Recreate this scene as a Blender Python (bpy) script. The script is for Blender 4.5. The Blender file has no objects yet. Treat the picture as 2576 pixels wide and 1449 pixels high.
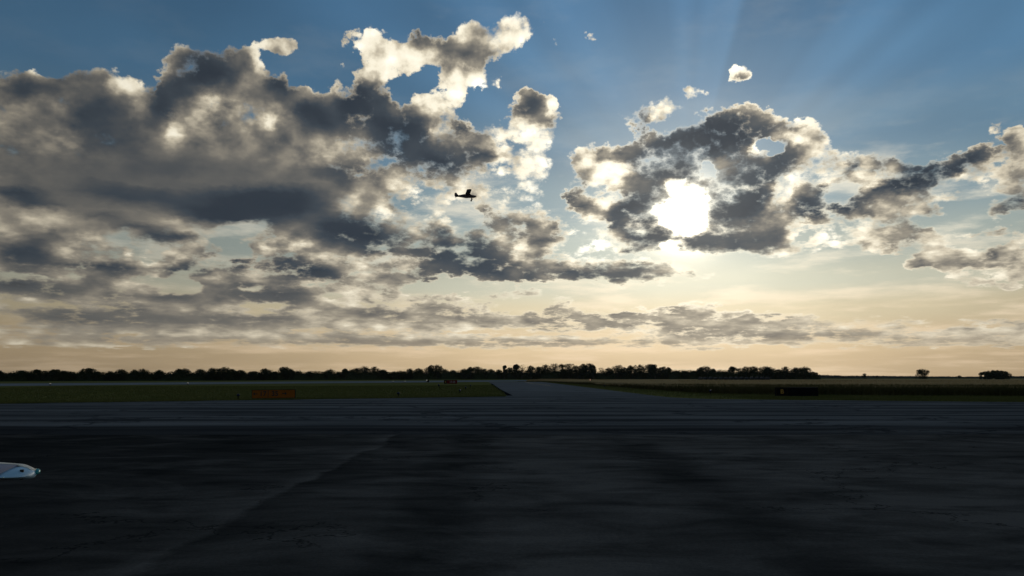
import bpy, bmesh, math, random
import numpy as np
from mathutils import Vector, Matrix, Quaternion, noise as mnoise

# ------------------------------------------------------------------ camera
SC = bpy.context.scene
COL = SC.collection
F_PX = 2022.0                 # focal length in pixels of a 2576 px wide view
CAM_H = 1.7
PITCH = math.atan((949.5 - 724.5) / F_PX)
cam_d = bpy.data.cameras.new("camera")
cam = bpy.data.objects.new("camera", cam_d)
COL.objects.link(cam)
cam_d.sensor_width = 36.0
cam_d.lens = 36.0 * F_PX / 2576.0
cam_d.clip_start = 0.1
cam_d.clip_end = 30000
cam.location = (0, 0, CAM_H)
cam.rotation_euler = (math.pi / 2 + PITCH, 0, 0)
SC.camera = cam

def ray(px, py):
    """world direction seen at a point of the 2576x1449 view"""
    x = (px - 1288.0) / F_PX
    z = (724.5 - py) / F_PX
    c, s = math.cos(PITCH), math.sin(PITCH)
    return Vector((x, c - s * z, s + c * z))

def ground(px, py, h=0.0):
    d = ray(px, py)
    k = (h - CAM_H) / d.z
    return Vector((d.x * k, d.y * k, h))

def at_depth(px, py, Y):
    d = ray(px, py)
    k = Y / d.y
    return Vector((d.x * k, Y, CAM_H + d.z * k))

SUN_DIR = ray(1722, 548).normalized()
SUN_EL = math.asin(SUN_DIR.z)
SUN_AZ = math.atan2(SUN_DIR.x, SUN_DIR.y)
SUN_T = math.tan(SUN_EL)

# ------------------------------------------------------------------ view transform
SC.view_settings.view_transform = 'Standard'
SC.view_settings.look = 'None'
SC.view_settings.exposure = 0.0
SC.view_settings.gamma = 1.0

# ------------------------------------------------------------------ sun (veiled by cloud)
sd = bpy.data.lights.new("sun", 'SUN')
sd.energy = 0.5
sd.angle = math.radians(10)
sd.color = (1.0, 0.90, 0.76)
so = bpy.data.objects.new("sun", sd)
COL.objects.link(so)
so.rotation_euler = (-SUN_DIR).to_track_quat('-Z', 'Y').to_euler()

# ------------------------------------------------------------------ cloud layout (where the clouds stand in the sky)
def T(off, pts):                      # offset and scale a traced list
    return [(off[0] + x / off[2], off[1] + y / off[2]) for x, y in pts]
A_ = (0, 0, 3.0); B_ = (858.5, 0, 3.0); C_ = (1717, 0, 3.0); D_ = (0, 440, 3.0); E_ = (858.5, 440, 3.0); F_ = (1717, 440, 3.0)
L3 = (1288, 362.3, 4.0); L4 = (1932, 362.3, 4.0)
MASS = [
 # left bank and everything under it
 [(-60,195),(0,187),(50,186),(55,177),(77,173),(97,182),(107,190),(143,188),(163,187),(187,173),(227,161),(263,167),(290,183),(313,207),
  (322,188),(340,192),(363,203),(372,227),(385,220),(408,202),(392,172),(413,153),(430,133),(447,110),(473,104),(487,114),(520,112),(547,120),
  (590,111),(620,112),(642,133),(658,160),(668,183),(688,186),(702,196),(715,182),(728,196),(733,222),(747,235),(757,226),(761,215),(778,214),(800,240),
  (812,232),(822,200),(850,190),(862,170),(868,130),(880,100),(898,78),(932,66),(950,78),(962,97),(1005,97),(1025,104),(1032,86),(1065,73),(1092,80),(1111,90),
  (1125,78),(1148,80),(1164,56),(1192,37),(1208,32),(1220,52),(1235,68),(1245,80),(1241,58),(1258,37),(1285,28),(1298,32),(1325,22),(1335,47),(1348,73),(1360,90),
  (1338,107),(1318,127),(1291,143),(1265,143),(1238,157),(1221,170),(1219,188),(1242,180),(1262,193),(1279,223),(1252,227),(1218,236),(1198,227),(1171,233),
  (1178,263),(1160,287),(1150,305),(1168,300),(1190,292),(1205,315),(1225,300),(1252,318),(1262,305),(1253,286),(1268,257),(1295,253),(1302,236),(1322,226),(1355,223),
  (1371,240),(1398,250),(1418,263),(1432,280),(1425,300),(1408,313),(1415,340),(1411,360),(1378,373),(1375,390),(1398,404),(1372,420),(1375,440),(1348,447),
  (1345,470),(1330,490),(1355,520),(1400,535),(1440,540),(1500,545),(1540,560),(1620,600),(1660,640),(1700,660),(1790,690),(1840,702),(1760,712),(1640,716),(1540,722),(1450,716),
  (1400,712),(1330,716),(1210,712),(1180,700),(1100,706),(1030,716),(1000,735),(1080,745),(1160,740),(1230,742),(1300,728),(1350,724),(1420,738),(1500,738),(1535,748),(1400,756),(1290,752),(1240,760),
  (1260,775),(1300,790),(1340,782),(1400,765),(1430,757),(1450,775),(1520,790),(1600,775),(1680,768),(1720,755),(1765,745),(1785,768),(1850,778),(2000,786),(2130,795),(2300,800),(2400,806),(2500,798),(2640,802),
  (2640,880),(-60,880)],
 # bank that hides the sun, and the long arm to the right
 T(B_, [(1990,850),(2020,860),(2130,795),(2230,790),(2270,770),(2340,790),(2360,742),(2430,730),(2500,770),(2560,850),(2555,880),(2480,885),(2450,950),(2330,930),(2290,990),(2295,1035),
        (2340,1020),(2440,1060),(2460,1000),(2560,955)]) +
 T(C_, [(20,900),(60,870),(110,815),(240,850),(230,820),(290,790),(340,770),(440,745),(540,770),(600,790),(700,830),(770,850),(830,880),(900,860),(1000,910),(1060,950),(1110,1000),(1160,1110),(1230,1150),(1350,1100),
        (1450,1150),(1600,1150),(1640,1170),(1700,1210),(1770,1240),(1830,1210),(1900,1170),(2000,1150),(2110,1120),(2100,1070),(2200,1040),(2300,1045),(2370,1080),(2385,1060),(2320,1010),(2250,980),(2320,930),(2420,915),(2640,940)]) +
 [(2640,560)] +
 T(L4, [(2576,700),(2400,760),(2130,800),(2000,850),(1700,890),(1690,960),(2000,960),(2576,880),(2700,880),(2700,1300),(2400,1300),(2000,1310),(1800,1320),(1500,1300),(1360,1290),(1430,1230),(1300,1120),(1060,1110),(850,1080),
        (600,1110),(400,1130),(0,1160)]) +
 T(L3, [(2400,1150),(2050,1140),(1850,1140),(1700,1090),(1600,1010),(1500,1110),(1350,1010),(1150,1040),(900,930),(860,880),(900,740),(700,720),(500,660),(450,460),(600,370),(680,300),(650,230),(540,240),(540,190),(620,150),(610,60),(640,0)]) +
 [(1444,365),(1460,356),(1485,364),(1505,364),(1528,354),(1560,352),(1590,360),(1592,318),(1574,316),(1527,300)],
 T(F_, [(2010,800),(2040,770),(2300,760),(2600,740),(2600,870),(2300,880),(2130,860),(2080,800)]),
 [(628,106),(640,97),(665,93),(690,100),(715,95),(745,95),(768,102),(765,115),(740,135),(715,142),(680,140),(665,130),(640,128)],
 [(1375,96),(1388,88),(1402,88),(1413,103),(1410,125),(1393,120),(1380,120)],
 [(1467,83),(1480,83),(1508,96),(1500,112),(1485,103)],
 T(C_, [(325,545),(345,500),(380,488),(430,500),(480,530),(545,535),(530,575),(430,600),(370,625),(335,590)]),
 T(C_, [(230,610),(270,595),(305,645),(345,690),(320,705),(260,660)]),
 T(C_, [(-5,715),(60,655),(90,690),(140,650),(190,645),(215,690),(200,722),(130,722),(40,745)]),
]
HOLES = [
 T(B_, [(370,545),(400,600),(440,600),(520,620),(555,560),(620,535),(700,555),(735,620),(725,720),(690,650),(620,650),(580,690),(500,745),(450,765),(410,740),(385,680),(395,620)]),
 T(B_, [(310,590),(350,560),(360,600),(330,640)]),
 T(L3, [(1400,635),(1520,640),(1650,630),(1680,700),(1750,570),(1830,520),(1845,440),(1900,430),(1905,540),(1960,620),(1975,700),(1930,730),(1870,770),(2000,820),(1980,860),(1880,870),(1700,865),(1610,840),(1550,780),(1470,730),(1430,690)]),
 T(E_, [(840,225),(900,260),(1000,300),(1060,320),(1040,365),(1000,405),(960,435),(900,420),(850,400),(800,395),(750,330),(770,260)]),
 T(D_, [(780,430),(880,440),(1000,470),(950,515),(870,500)]),
 T(D_, [(1430,400),(1600,430),(1900,380),(2040,372),(2030,430),(1880,445),(1760,470),(1740,520),(1830,560),(1900,560),(1860,640),(1700,650),(1640,670),(1560,640),(1500,600),(1540,585),(1760,575),(1700,550),(1300,540),(1260,580),(1200,600),(1130,610),(1010,590),(980,560),(1260,520),(1550,520),(1650,490),(1560,460),(1450,440)]),
 T(D_, [(1150,790),(1400,775),(1500,830),(1560,850),(1540,880),(1250,880),(1150,850)]),
 T(D_, [(1800,960),(2000,985),(2190,1000),(2180,1040),(2000,1050),(1850,1030)]),
 T(B_, [(280,1180),(340,1170),(420,1110),(440,1130),(410,1220),(300,1245)]),
 T(L4, [(1560,560),(1640,600),(1800,590),(1900,650),(2180,640),(2130,720),(2050,800),(1950,840),(1750,880),(1700,880),(1640,830),(1500,770),(1400,700),(1440,670),(1520,700),(1600,760),(1720,770),(1850,740),(1750,700),(1650,640),(1580,620)]),
 T(L4, [(1640,510),(1900,450),(2150,420),(2300,400),(2330,470),(2200,510),(1990,510),(1850,560),(1700,590)]),
 T(L4, [(255,905),(330,920),(425,930),(410,1010),(300,1000)]),
 T(L4, [(650,860),(740,840),(800,920),(885,1000),(840,1010),(740,940),(660,900)]),
 T(L4, [(730,390),(850,385),(900,420),(760,480),(720,560),(650,540),(660,440)]),
 T(L4, [(445,310),(500,315),(495,380),(460,370)]),
 T(L4, [(2020,1000),(2300,980),(2576,975),(2330,1010),(2200,1030),(2080,1060)]),
 T(E_, [(150,1000),(310,960),(390,930),(480,960),(520,1000),(560,960),(660,965),(690,1000),(720,980),(770,1000),(700,1060),(560,1030),(400,1010)][:0] or [(230,900),(330,930),(300,960),(240,940)]),
]
# cx, cy, rx, ry, tilt, brightness (0 dark .. 1 lit), coverage or None, weight
n_ = None
EL = [
 # broad tone, coarse to fine
 (250,420,420,170,0,.36,n_,.9),(850,450,300,160,0,.42,n_,.8),(1100,160,300,130,0,.82,n_,1),(1300,420,120,180,0,.85,n_,.9),(1650,440,280,170,0,.55,n_,.7),
 (2250,500,420,130,0,.62,n_,.8),(500,720,600,110,0,.5,n_,.8),(1500,780,900,60,0,.58,n_,.8),
 # left bank
 (70,225,110,32,0,.26,n_,1),(78,181,22,8,0,.8,n_,1),(60,330,70,36,0,.5,n_,1),(170,350,60,35,-20,.66,n_,1),(120,375,70,16,0,.5,n_,.8),(250,290,75,70,0,.24,n_,1),(290,340,60,50,0,.28,n_,1),
 (240,205,60,26,0,.38,n_,1),(285,190,40,14,35,.8,n_,1),(300,215,32,18,20,.78,n_,1),(345,212,28,24,0,.82,n_,1),(375,245,25,10,20,.6,n_,1),
 (470,112,26,8,0,.75,n_,1),(500,150,80,35,0,.26,n_,1),(520,190,100,40,-10,.17,n_,1),(600,140,40,26,0,.44,n_,1),(648,150,15,34,-15,.85,n_,1),(410,260,35,60,20,.2,n_,1),(440,230,50,30,0,.24,n_,1),
 (545,275,70,45,-20,.55,n_,1),(560,255,40,16,10,.8,n_,1),(520,290,30,30,0,.74,n_,.9),(590,285,35,30,20,.68,n_,.8),(450,335,34,20,0,.82,n_,1),(490,330,60,45,0,.55,n_,.6),(650,265,28,22,30,.66,n_,.8),(690,305,20,26,-10,.86,n_,1),(640,235,40,24,0,.36,n_,.8),
 (700,215,50,28,20,.2,n_,1),(790,285,75,45,20,.17,n_,1),(770,235,25,14,30,.7,n_,.7),(690,345,50,30,0,.36,n_,.8),
 (700,118,70,22,0,.78,n_,1),
 # high centre
 (880,150,28,60,10,.36,.5,1),(950,130,70,60,0,.86,n_,1),(1070,95,40,14,10,.5,n_,.9),(1075,105,45,20,10,.42,n_,1),(1140,130,80,32,18,.36,n_,1),(1195,150,50,38,-10,.38,n_,1),(1190,70,28,26,0,.6,n_,.9),(1215,95,40,30,0,.55,n_,.7),
 (1280,85,70,45,0,.88,n_,1),(1320,60,25,30,0,.9,n_,.9),(1150,180,60,30,0,.78,n_,.8),(1170,200,14,34,8,.68,n_,.7),(1190,215,60,20,0,.98,n_,1),(1130,255,40,55,20,.95,n_,1),(1010,160,70,40,0,.92,n_,1),(1085,150,40,28,20,.74,n_,.8),
 (920,235,60,35,20,.22,n_,1),(890,270,55,60,0,.16,n_,1),(970,250,40,28,0,.32,n_,1),(960,320,75,45,10,.15,n_,1),(1040,330,55,50,20,.17,n_,1),(990,210,14,18,0,.85,n_,.6),
 (1090,400,110,36,22,.17,n_,1),(1010,375,60,40,0,.25,n_,1),(900,345,45,40,0,.38,n_,1),(1165,318,34,24,0,.24,n_,1),(1165,300,34,7,15,.6,n_,.6),(1110,330,24,8,-30,.85,n_,.8),(1115,345,20,10,0,.8,n_,.8),
 (1225,335,32,26,30,.28,n_,1),(1230,395,110,22,12,.22,n_,1),(1195,420,60,28,20,.22,n_,1),(1140,460,30,20,20,.36,n_,1),
 (1345,262,34,26,15,.3,n_,1),(1335,290,50,16,20,.36,n_,1),(1380,312,26,20,40,.4,n_,1),(1410,285,22,26,0,.92,n_,1),(1300,335,75,22,0,.9,n_,1),(1370,350,45,24,0,.88,n_,1),(1280,290,20,18,0,.62,.55,1),(1320,400,70,24,-10,.85,n_,.9),(1290,360,40,8,20,.6,.4,.8),
 (1200,470,48,42,0,.84,n_,1),(1195,520,40,18,0,.82,n_,1),(1300,460,40,60,0,.75,.5,1),(1250,470,18,50,0,.6,.36,1),(1310,500,60,24,0,.85,.62,1),
 (880,370,60,20,10,.66,n_,1),(800,395,60,20,0,.66,n_,1),(935,400,20,16,0,.78,n_,1),(860,435,85,26,0,.27,n_,1),(955,450,60,18,0,.6,n_,.9),(880,510,44,26,-40,.8,n_,1),(810,480,60,20,0,.45,n_,.8),
 (1040,470,70,26,0,.82,n_,1),(1010,500,55,16,0,.55,.5,.9),(1050,520,50,26,0,.6,.42,1),(970,540,28,20,0,.92,.9,1),(1070,560,60,22,-10,.84,.85,1),(1085,590,40,22,0,.7,n_,1),(1080,490,40,30,0,.86,.85,1),
 # dark floor of the left bank
 (90,290,60,14,0,.4,n_,.6),(250,400,100,20,0,.45,n_,.6),(400,420,160,30,0,.34,n_,1),(600,430,90,26,0,.4,n_,1),(120,420,120,30,0,.4,n_,1),(60,495,90,18,14,.22,n_,1),(330,490,160,22,4,.26,n_,1),(640,500,170,34,0,.17,n_,1),(560,540,130,26,6,.15,n_,1),(700,520,110,36,0,.15,n_,1),(480,450,120,14,0,.42,n_,.6),
 (900,590,110,40,8,.15,n_,1),(830,575,70,30,0,.16,n_,1),
 (110,548,80,20,6,.68,n_,1),(200,550,120,10,12,.6,n_,.8),(60,640,75,42,0,.22,n_,1),(120,600,50,16,0,.3,n_,1),(330,566,150,12,13,.33,n_,1),(430,592,75,13,5,.24,n_,1),(455,569,44,8,10,.75,n_,1),(215,598,60,18,-5,.72,n_,1),(180,592,40,10,-20,.45,n_,.7),
 (400,606,70,6,0,.32,.8,1),(380,617,190,6,0,.6,.75,1),(500,631,70,7,6,.36,.85,1),(330,625,130,5,0,.6,.7,.6),(530,605,20,7,0,.8,.85,1),(610,608,18,12,0,.78,.85,1),(680,590,24,22,0,.5,.7,1),(690,610,22,12,20,.84,.85,1),(780,585,34,22,0,.4,.9,1),(775,610,26,12,0,.74,.9,1),
 (720,622,30,14,20,.8,.9,1),(670,630,26,12,0,.84,.9,1),
 (275,640,60,16,0,.56,.75,1),(240,635,12,14,0,.6,.8,1),(325,640,12,10,0,.8,.8,1),(370,655,20,12,0,.78,.8,1),(255,674,125,13,4,.2,.9,1),(420,662,30,16,-30,.62,.8,1),(465,648,46,22,0,.66,.85,1),(500,660,30,14,0,.72,.85,1),(500,681,115,9,-3,.23,.9,1),(450,675,40,10,-20,.24,.9,1),(590,662,48,18,0,.24,.85,1),
 (150,700,90,12,0,.62,.7,.8),(60,690,60,8,0,.5,.6,.8),(45,716,80,15,3,.18,.95,1),(120,728,120,12,0,.25,.9,1),(330,712,70,14,0,.66,.75,1),(380,695,30,10,30,.7,.8,1),(215,707,40,5,-5,.3,.9,.8),(40,760,70,10,10,.55,.55,1),
 (560,690,40,8,0,.75,.8,.8),(680,688,60,12,0,.7,.85,.7),(780,684,105,25,5,.17,.95,1),(700,665,80,14,0,.3,.9,1),(800,650,100,8,0,.62,.85,.8),(940,632,75,12,5,.25,.9,1),(960,668,100,28,0,.68,.85,1),(1010,700,70,9,0,.38,.9,.8),(1000,688,40,14,0,.66,n_,.6),(1050,680,14,26,-15,.85,.9,.8),
 (1160,640,120,52,0,.19,n_,1),(1240,670,110,36,8,.24,n_,1),(1120,690,60,18,0,.3,n_,1),(1115,588,16,14,0,.26,n_,1),(1155,592,20,12,20,.82,n_,1),(1240,560,60,22,20,.42,n_,1),(1235,588,22,9,0,.86,n_,1),(1320,560,60,22,20,.45,n_,1),(1380,545,60,12,10,.78,n_,1),(1385,600,75,14,2,.2,n_,1),(1390,578,24,14,0,.26,n_,1),
 (1300,596,30,10,0,.4,n_,.8),(1330,640,40,20,0,.62,n_,1),(1310,620,16,26,20,.86,n_,1),(1430,640,50,24,0,.72,n_,1),(1320,692,65,20,5,.3,n_,1),(1305,692,26,5,0,.9,n_,1),(1500,620,90,50,0,1.0,.85,1),(1440,580,40,14,0,.95,n_,1),
 (1430,690,40,20,0,.4,n_,1),(1500,692,95,20,0,.27,.95,1),(1500,665,30,14,0,.34,.95,1),(1590,688,52,24,0,.27,.95,1),(1600,668,20,10,-30,.34,.9,1),(1560,705,150,7,0,.3,.9,1),(1720,700,60,6,0,.34,.8,1),(1790,698,40,6,0,.5,.75,1),
 # around the sun
 (1545,290,38,18,0,.98,n_,1),(1570,275,20,10,0,.9,n_,1),(1655,280,34,30,0,.92,n_,1),(1660,262,25,14,0,.7,n_,.8),(1612,285,18,32,5,.28,n_,1),(1610,335,20,26,15,.3,.85,1),(1590,370,40,10,-20,.45,n_,.7),
 (1640,350,40,9,-20,.8,n_,.9),(1480,372,40,16,0,.8,n_,1),(1497,395,18,26,20,.36,n_,1),(1530,375,20,12,0,.86,n_,1),(1556,392,32,16,-20,.36,n_,1),(1545,432,58,26,0,1.15,n_,1),(1475,410,30,24,0,.9,n_,1),
 (1460,465,45,26,-20,.78,n_,1),(1455,475,18,14,0,.42,n_,1),(1500,468,32,14,-30,.95,n_,1),(1420,505,28,22,0,.26,n_,1),(1450,490,20,14,0,.5,n_,.6),(1478,525,46,14,5,.3,n_,1),(1515,510,26,12,0,.95,n_,1),
 (1640,400,60,50,0,.28,n_,1),(1680,450,80,55,0,.27,n_,1),(1640,490,60,30,0,.4,n_,1),(1830,330,110,48,12,.1,n_,1),(1770,370,110,40,-15,.08,n_,1),(1710,375,60,40,0,.16,n_,1),(1900,310,34,24,0,.3,n_,1),
 (1706,468,26,18,0,1.4,.25,1),(1774,428,11,18,10,1.2,.5,1),(1745,450,30,14,0,.4,n_,.6),(1900,440,60,60,0,.3,n_,1),(1870,480,80,60,0,.24,n_,1),(1850,530,62,22,-10,.15,n_,1),
 (1590,520,50,20,-15,.16,n_,1),(1560,560,45,24,-20,.22,n_,1),(1590,545,24,6,0,1.0,.55,.8),(1625,560,40,14,15,.2,n_,1),(1660,575,48,26,30,.2,n_,1),(1615,600,50,24,10,.24,n_,1),(1740,612,80,24,5,.22,n_,1),(1655,630,12,18,0,.26,.9,1),(1800,590,60,22,-20,.28,n_,1),
 (1682,616,20,9,0,1.5,.15,1),(1649,592,6,5,0,1.4,.2,1),(1608,580,10,5,0,1.3,.35,1),(1818,617,10,10,0,1.2,.5,.9),(1870,610,70,30,0,.32,n_,1),(1930,600,50,34,0,.34,n_,1),(1880,575,40,20,0,.7,n_,.6),(1640,650,80,9,0,1.1,.4,1),(1560,648,70,10,0,1.2,.6,.8),
 (1580,636,36,7,-8,.3,.95,1),(1497,641,16,5,0,.36,.9,1),(1450,655,40,10,0,.9,n_,.6),
 # right bank
 (1990,310,50,20,20,.92,n_,1),(2000,318,36,14,20,.42,n_,1),(2030,350,50,26,30,.55,n_,1),(2000,350,50,20,10,1.0,n_,1),(2070,380,30,14,20,.9,n_,1),(1905,375,20,16,0,.92,n_,1),(1935,395,16,10,0,.92,n_,1),(1980,395,45,30,-20,.28,n_,1),(1950,430,50,40,-30,.27,n_,1),(2030,400,30,12,0,.8,n_,.8),(2080,395,24,20,0,.5,n_,1),
 (1965,490,28,60,30,.98,n_,1),(1990,455,34,14,-20,1.0,n_,1),(2040,520,44,52,0,.18,n_,1),(2070,480,24,24,0,.26,n_,1),(2040,480,16,10,20,.65,n_,.8),(2120,518,60,28,-18,.14,n_,1),(2060,455,12,14,0,.9,n_,.8),(2100,440,40,16,-30,.85,n_,1),(2145,415,30,13,-42,.24,n_,1),
 (2170,380,40,14,10,.85,n_,1),(2235,400,46,34,0,.5,n_,1),(2190,450,50,20,20,.88,n_,1),(2290,405,40,20,0,.4,n_,1),(2260,468,100,20,-22,.17,n_,1),(2330,440,80,30,-24,.13,n_,1),(2440,405,110,30,-26,.16,n_,1),(2490,370,60,24,-30,.24,n_,1),(2395,460,30,10,0,.6,n_,.7),(2340,480,60,16,-10,.32,n_,1),
 (2500,325,60,16,0,.84,n_,1),(2400,355,34,12,-10,.86,n_,1),(2540,345,30,14,-20,.4,n_,1),(2540,420,50,50,-30,.7,n_,1),(2420,450,70,14,-30,.75,n_,.9),(2280,500,60,14,-15,.6,n_,1),(2195,532,28,7,-16,.22,n_,1),(2200,545,90,6,-12,.6,n_,.8),(2350,530,40,16,20,.7,.9,1),(2415,507,60,14,5,.66,.75,1),(2545,515,52,24,-24,.24,n_,1),(2500,560,60,18,-25,.62,n_,1),
 (2070,610,70,26,0,.84,n_,1),(2010,580,30,24,0,.9,n_,.9),(2200,590,60,40,0,.8,n_,1),(2250,560,34,14,0,.5,n_,1),(2262,592,44,30,20,.3,n_,1),(2325,575,42,16,25,.36,n_,1),(2178,611,18,14,0,.36,n_,1),(2460,588,100,12,-6,.68,.8,1),(2530,590,46,7,-5,.3,.9,1),
 (2370,630,90,20,0,.72,n_,1),(2380,650,60,20,5,.36,n_,1),(2310,660,24,14,0,.4,n_,1),(2290,665,16,16,0,.84,n_,.8),(2445,668,28,9,10,.34,n_,1),(2510,640,60,26,0,.72,n_,1),(2500,640,24,13,0,.36,n_,1),(2555,645,20,8,0,.4,n_,1),(2510,674,50,6,-3,.4,.9,1),(2490,710,80,12,-5,.62,.7,1),(2540,716,40,5,0,.4,.7,.8),
 (1990,655,40,5,0,.9,.6,1),(2037,665,12,4,0,.85,.7,1),(2172,672,26,4,0,.8,.7,1),(2060,713,80,3,-2,.85,.6,1),(2130,755,50,3,0,.8,.6,1),(1900,712,40,3,0,.9,.5,1),
 # low layers
 (700,745,150,20,3,.2,.95,1),(620,725,60,10,0,.26,.95,1),(420,744,80,9,0,.24,.95,1),(500,757,120,6,0,.3,.9,1),(300,745,120,6,0,.36,.8,.8),(800,712,60,12,0,.7,.8,.9),(840,750,70,14,0,.72,.8,1),(560,775,70,12,0,.7,.75,.9),(200,765,110,8,0,.55,.4,.9),(720,780,60,8,0,.66,.55,.8),
 (180,800,170,20,3,.2,.95,1),(340,780,60,12,10,.22,.95,1),(500,805,200,16,0,.32,.9,1),(650,800,90,14,0,.34,.9,1),(730,780,30,14,0,.4,.9,.8),(10,810,40,14,0,.6,.6,1),(930,790,80,14,5,.36,.95,1),(890,770,40,12,0,.66,.8,1),(1010,760,60,16,0,.72,.85,1),(980,790,60,9,-5,.42,.9,1),
 (1050,750,30,10,0,.8,.8,.8),(1110,770,30,24,0,.62,.8,1),(1180,795,80,14,0,.5,.9,1),(1250,775,24,16,0,.68,.85,1),(1140,735,60,5,0,.84,.8,1),(1300,745,70,9,0,.72,.85,1),(1330,742,60,5,5,.5,.9,.7),(1460,740,50,6,0,.46,.9,1),
 (1420,780,40,20,0,.6,.9,1),(1430,808,90,18,0,.5,.9,1),(1560,800,80,20,0,.52,.9,1),(1700,785,90,14,0,.6,.9,1),(1750,768,40,14,0,.85,.9,1),(1700,815,140,20,0,.52,.9,1),(1850,800,150,12,0,.6,.85,1),(1980,812,70,14,0,.52,.9,1),(2150,805,110,8,0,.72,.7,1),(2250,822,100,10,0,.66,.75,1),(2520,808,60,9,0,.45,.85,1),(2400,815,110,10,0,.66,.5,.9),
 (120,840,180,6,0,.5,.75,1),(250,838,120,5,0,.62,.6,.7),(450,856,420,8,1,.45,.8,1),(900,862,260,11,2,.42,.9,1),(1200,866,240,10,1,.46,.9,1),(1500,868,240,10,0,.5,.85,1),(1800,838,140,12,0,.5,.85,1),(2050,848,260,10,1,.48,.9,1),(2400,862,260,9,0,.5,.8,1),(1330,835,220,9,0,.7,.5,1),(900,838,160,7,0,.66,.6,1),(640,838,160,6,0,.6,.6,.8),
 (1740,880,60,9,0,.55,.7,1),(2120,878,50,7,0,.56,.6,1),(1560,845,60,6,0,.62,.7,.8),(2500,842,100,6,0,.62,.7,.8),
 (1745,606,95,15,6,.2,1.25,1),(1650,574,52,22,30,.2,1.2,1),(1615,600,44,18,5,.22,1.1,1),(1850,602,70,24,0,.27,1.2,1),(1860,520,76,44,-10,.2,1.2,1),(1680,400,80,50,-10,.24,1.15,1),(1590,520,44,14,-15,.18,1.1,1),
 (1250,455,80,40,0,.84,.98,.85),(1330,440,50,60,0,.86,1.0,.85),(2190,600,130,36,0,.8,1.0,.75),(2380,640,110,26,0,.66,1.0,.6),(1090,500,60,40,0,.7,.75,.7),(1400,590,60,14,0,.5,.9,.7),(1470,590,60,26,0,1.0,.8,.8),(1330,520,60,14,25,.74,.8,.8),
 (1872,192,24,8,10,.42,n_,1),(1850,176,14,10,0,1.0,n_,1),(1922,362,26,9,18,.9,.12,1),(1948,380,18,9,-25,.85,.15,1),(1706,532,26,9,0,1.1,.62,.9),(1762,505,12,16,0,1.0,.6,.8),(1450,560,50,20,0,.9,.95,.7),(1270,500,40,40,0,.8,.95,.7),(1700,560,20,14,20,.5,.8,.9),(1745,548,10,20,0,.6,.6,.7),
 # faint high wisps
 (780,95,30,10,-20,.7,.36,1),(785,148,10,10,0,.85,.55,1),(835,20,40,14,0,.6,.28,1),(745,40,40,20,0,.5,.24,1),(975,60,10,14,0,.8,.45,1),(1375,52,10,9,0,.8,.5,1),(1415,55,12,7,0,.8,.42,1),(1470,250,16,6,0,.85,.45,1),(1480,268,26,6,0,.75,.36,1),(1390,150,12,24,0,.6,.3,1),
 (2130,300,14,4,20,.7,.42,1),(2240,365,40,12,-20,.7,.4,1),(2050,250,6,4,0,.8,.45,1),(2560,105,20,16,0,.6,.42,1),(10,30,50,22,0,.2,.3,.9),(1740,258,20,10,0,.4,.34,1),(1745,245,5,4,0,.9,.5,1),
]
STEP = 5.0
GX = np.arange(-60, 2640, STEP); GY = np.arange(-60, 960, STEP)
MX, MY = np.meshgrid(GX, GY)
def inside(poly):
    c = np.zeros(MX.shape, bool)
    n = len(poly)
    for i in range(n):
        x1, y1 = poly[i]; x2, y2 = poly[(i + 1) % n]
        if y1 == y2: continue
        c ^= ((y1 > MY) != (y2 > MY)) & (MX < (x2 - x1) * (MY - y1) / (y2 - y1) + x1)
    return c
def blur(a, s):
    r = int(3 * s / STEP + 1); k = np.exp(-0.5 * (np.arange(-r, r + 1) * STEP / s) ** 2); k /= k.sum()
    a = np.apply_along_axis(lambda v: np.convolve(np.pad(v, r, 'edge'), k, 'valid'), 0, a)
    return np.apply_along_axis(lambda v: np.convolve(np.pad(v, r, 'edge'), k, 'valid'), 1, a)
cov = np.zeros(MX.shape)
for p in MASS: cov[inside(p)] = 1.0
for p in HOLES:
    if len(p) > 2: cov[inside(p)] = 0.0
small = np.zeros(MX.shape)
for p in MASS[-6:]: small[inside(p)] = 1.0
small = blur(small, 5.0) * 0.84
wlow = np.clip((MY - 880) / 20, 0, 1)
sm = np.clip((MY - 560) / 200, 0, 1)
cov = blur(cov, 13.0) * (1 - sm) + blur(cov, 7.0) * sm
cov = np.maximum(cov, small)
cov = cov * (1 - (0.0 + 0.10 * np.clip((MX - 1000) / 300, 0, 1)) * np.clip((MY - 690) / 60, 0, 1)) 
cov = cov * (1 + 0.14 * np.clip((900 - MX) / 200, 0, 1) * np.clip((560 - MY) / 100, 0, 1))
lum = np.full(MX.shape, 0.72)
for cx, cy, rx, ry, a, l, cv, w in EL:
    a = math.radians(a); ca, sa = math.cos(a), math.sin(a)
    u = ((MX - cx) * ca + (MY - cy) * sa) / rx; v = (-(MX - cx) * sa + (MY - cy) * ca) / ry
    q = np.exp(-(u * u + v * v) ** 1.4 * 0.9) * w
    lum += (l - lum) * q
    if cv is not None: cov += (cv - cov) * q
brk = np.clip((lum - 0.5) / 0.3, 0, 1) * np.clip((MY - 330) / 120, 0, 1) * np.clip((MX - 600) / 300, 0.35, 1)
hardc = np.hypot((MX - 1545) / 90, (MY - 432) / 40) > 1
cov = cov - 0.15 * blur(brk, 5.0) * np.clip(1.6 - MY / 700, 0.2, 1) * hardc * np.clip((cov - 0.3) / 0.5, 0, 1)
NC, NR = 190, 64
AZ0, AZ1 = math.radians(-34.5), math.radians(34.5)
T0, T1 = 0.0, 0.52
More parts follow.
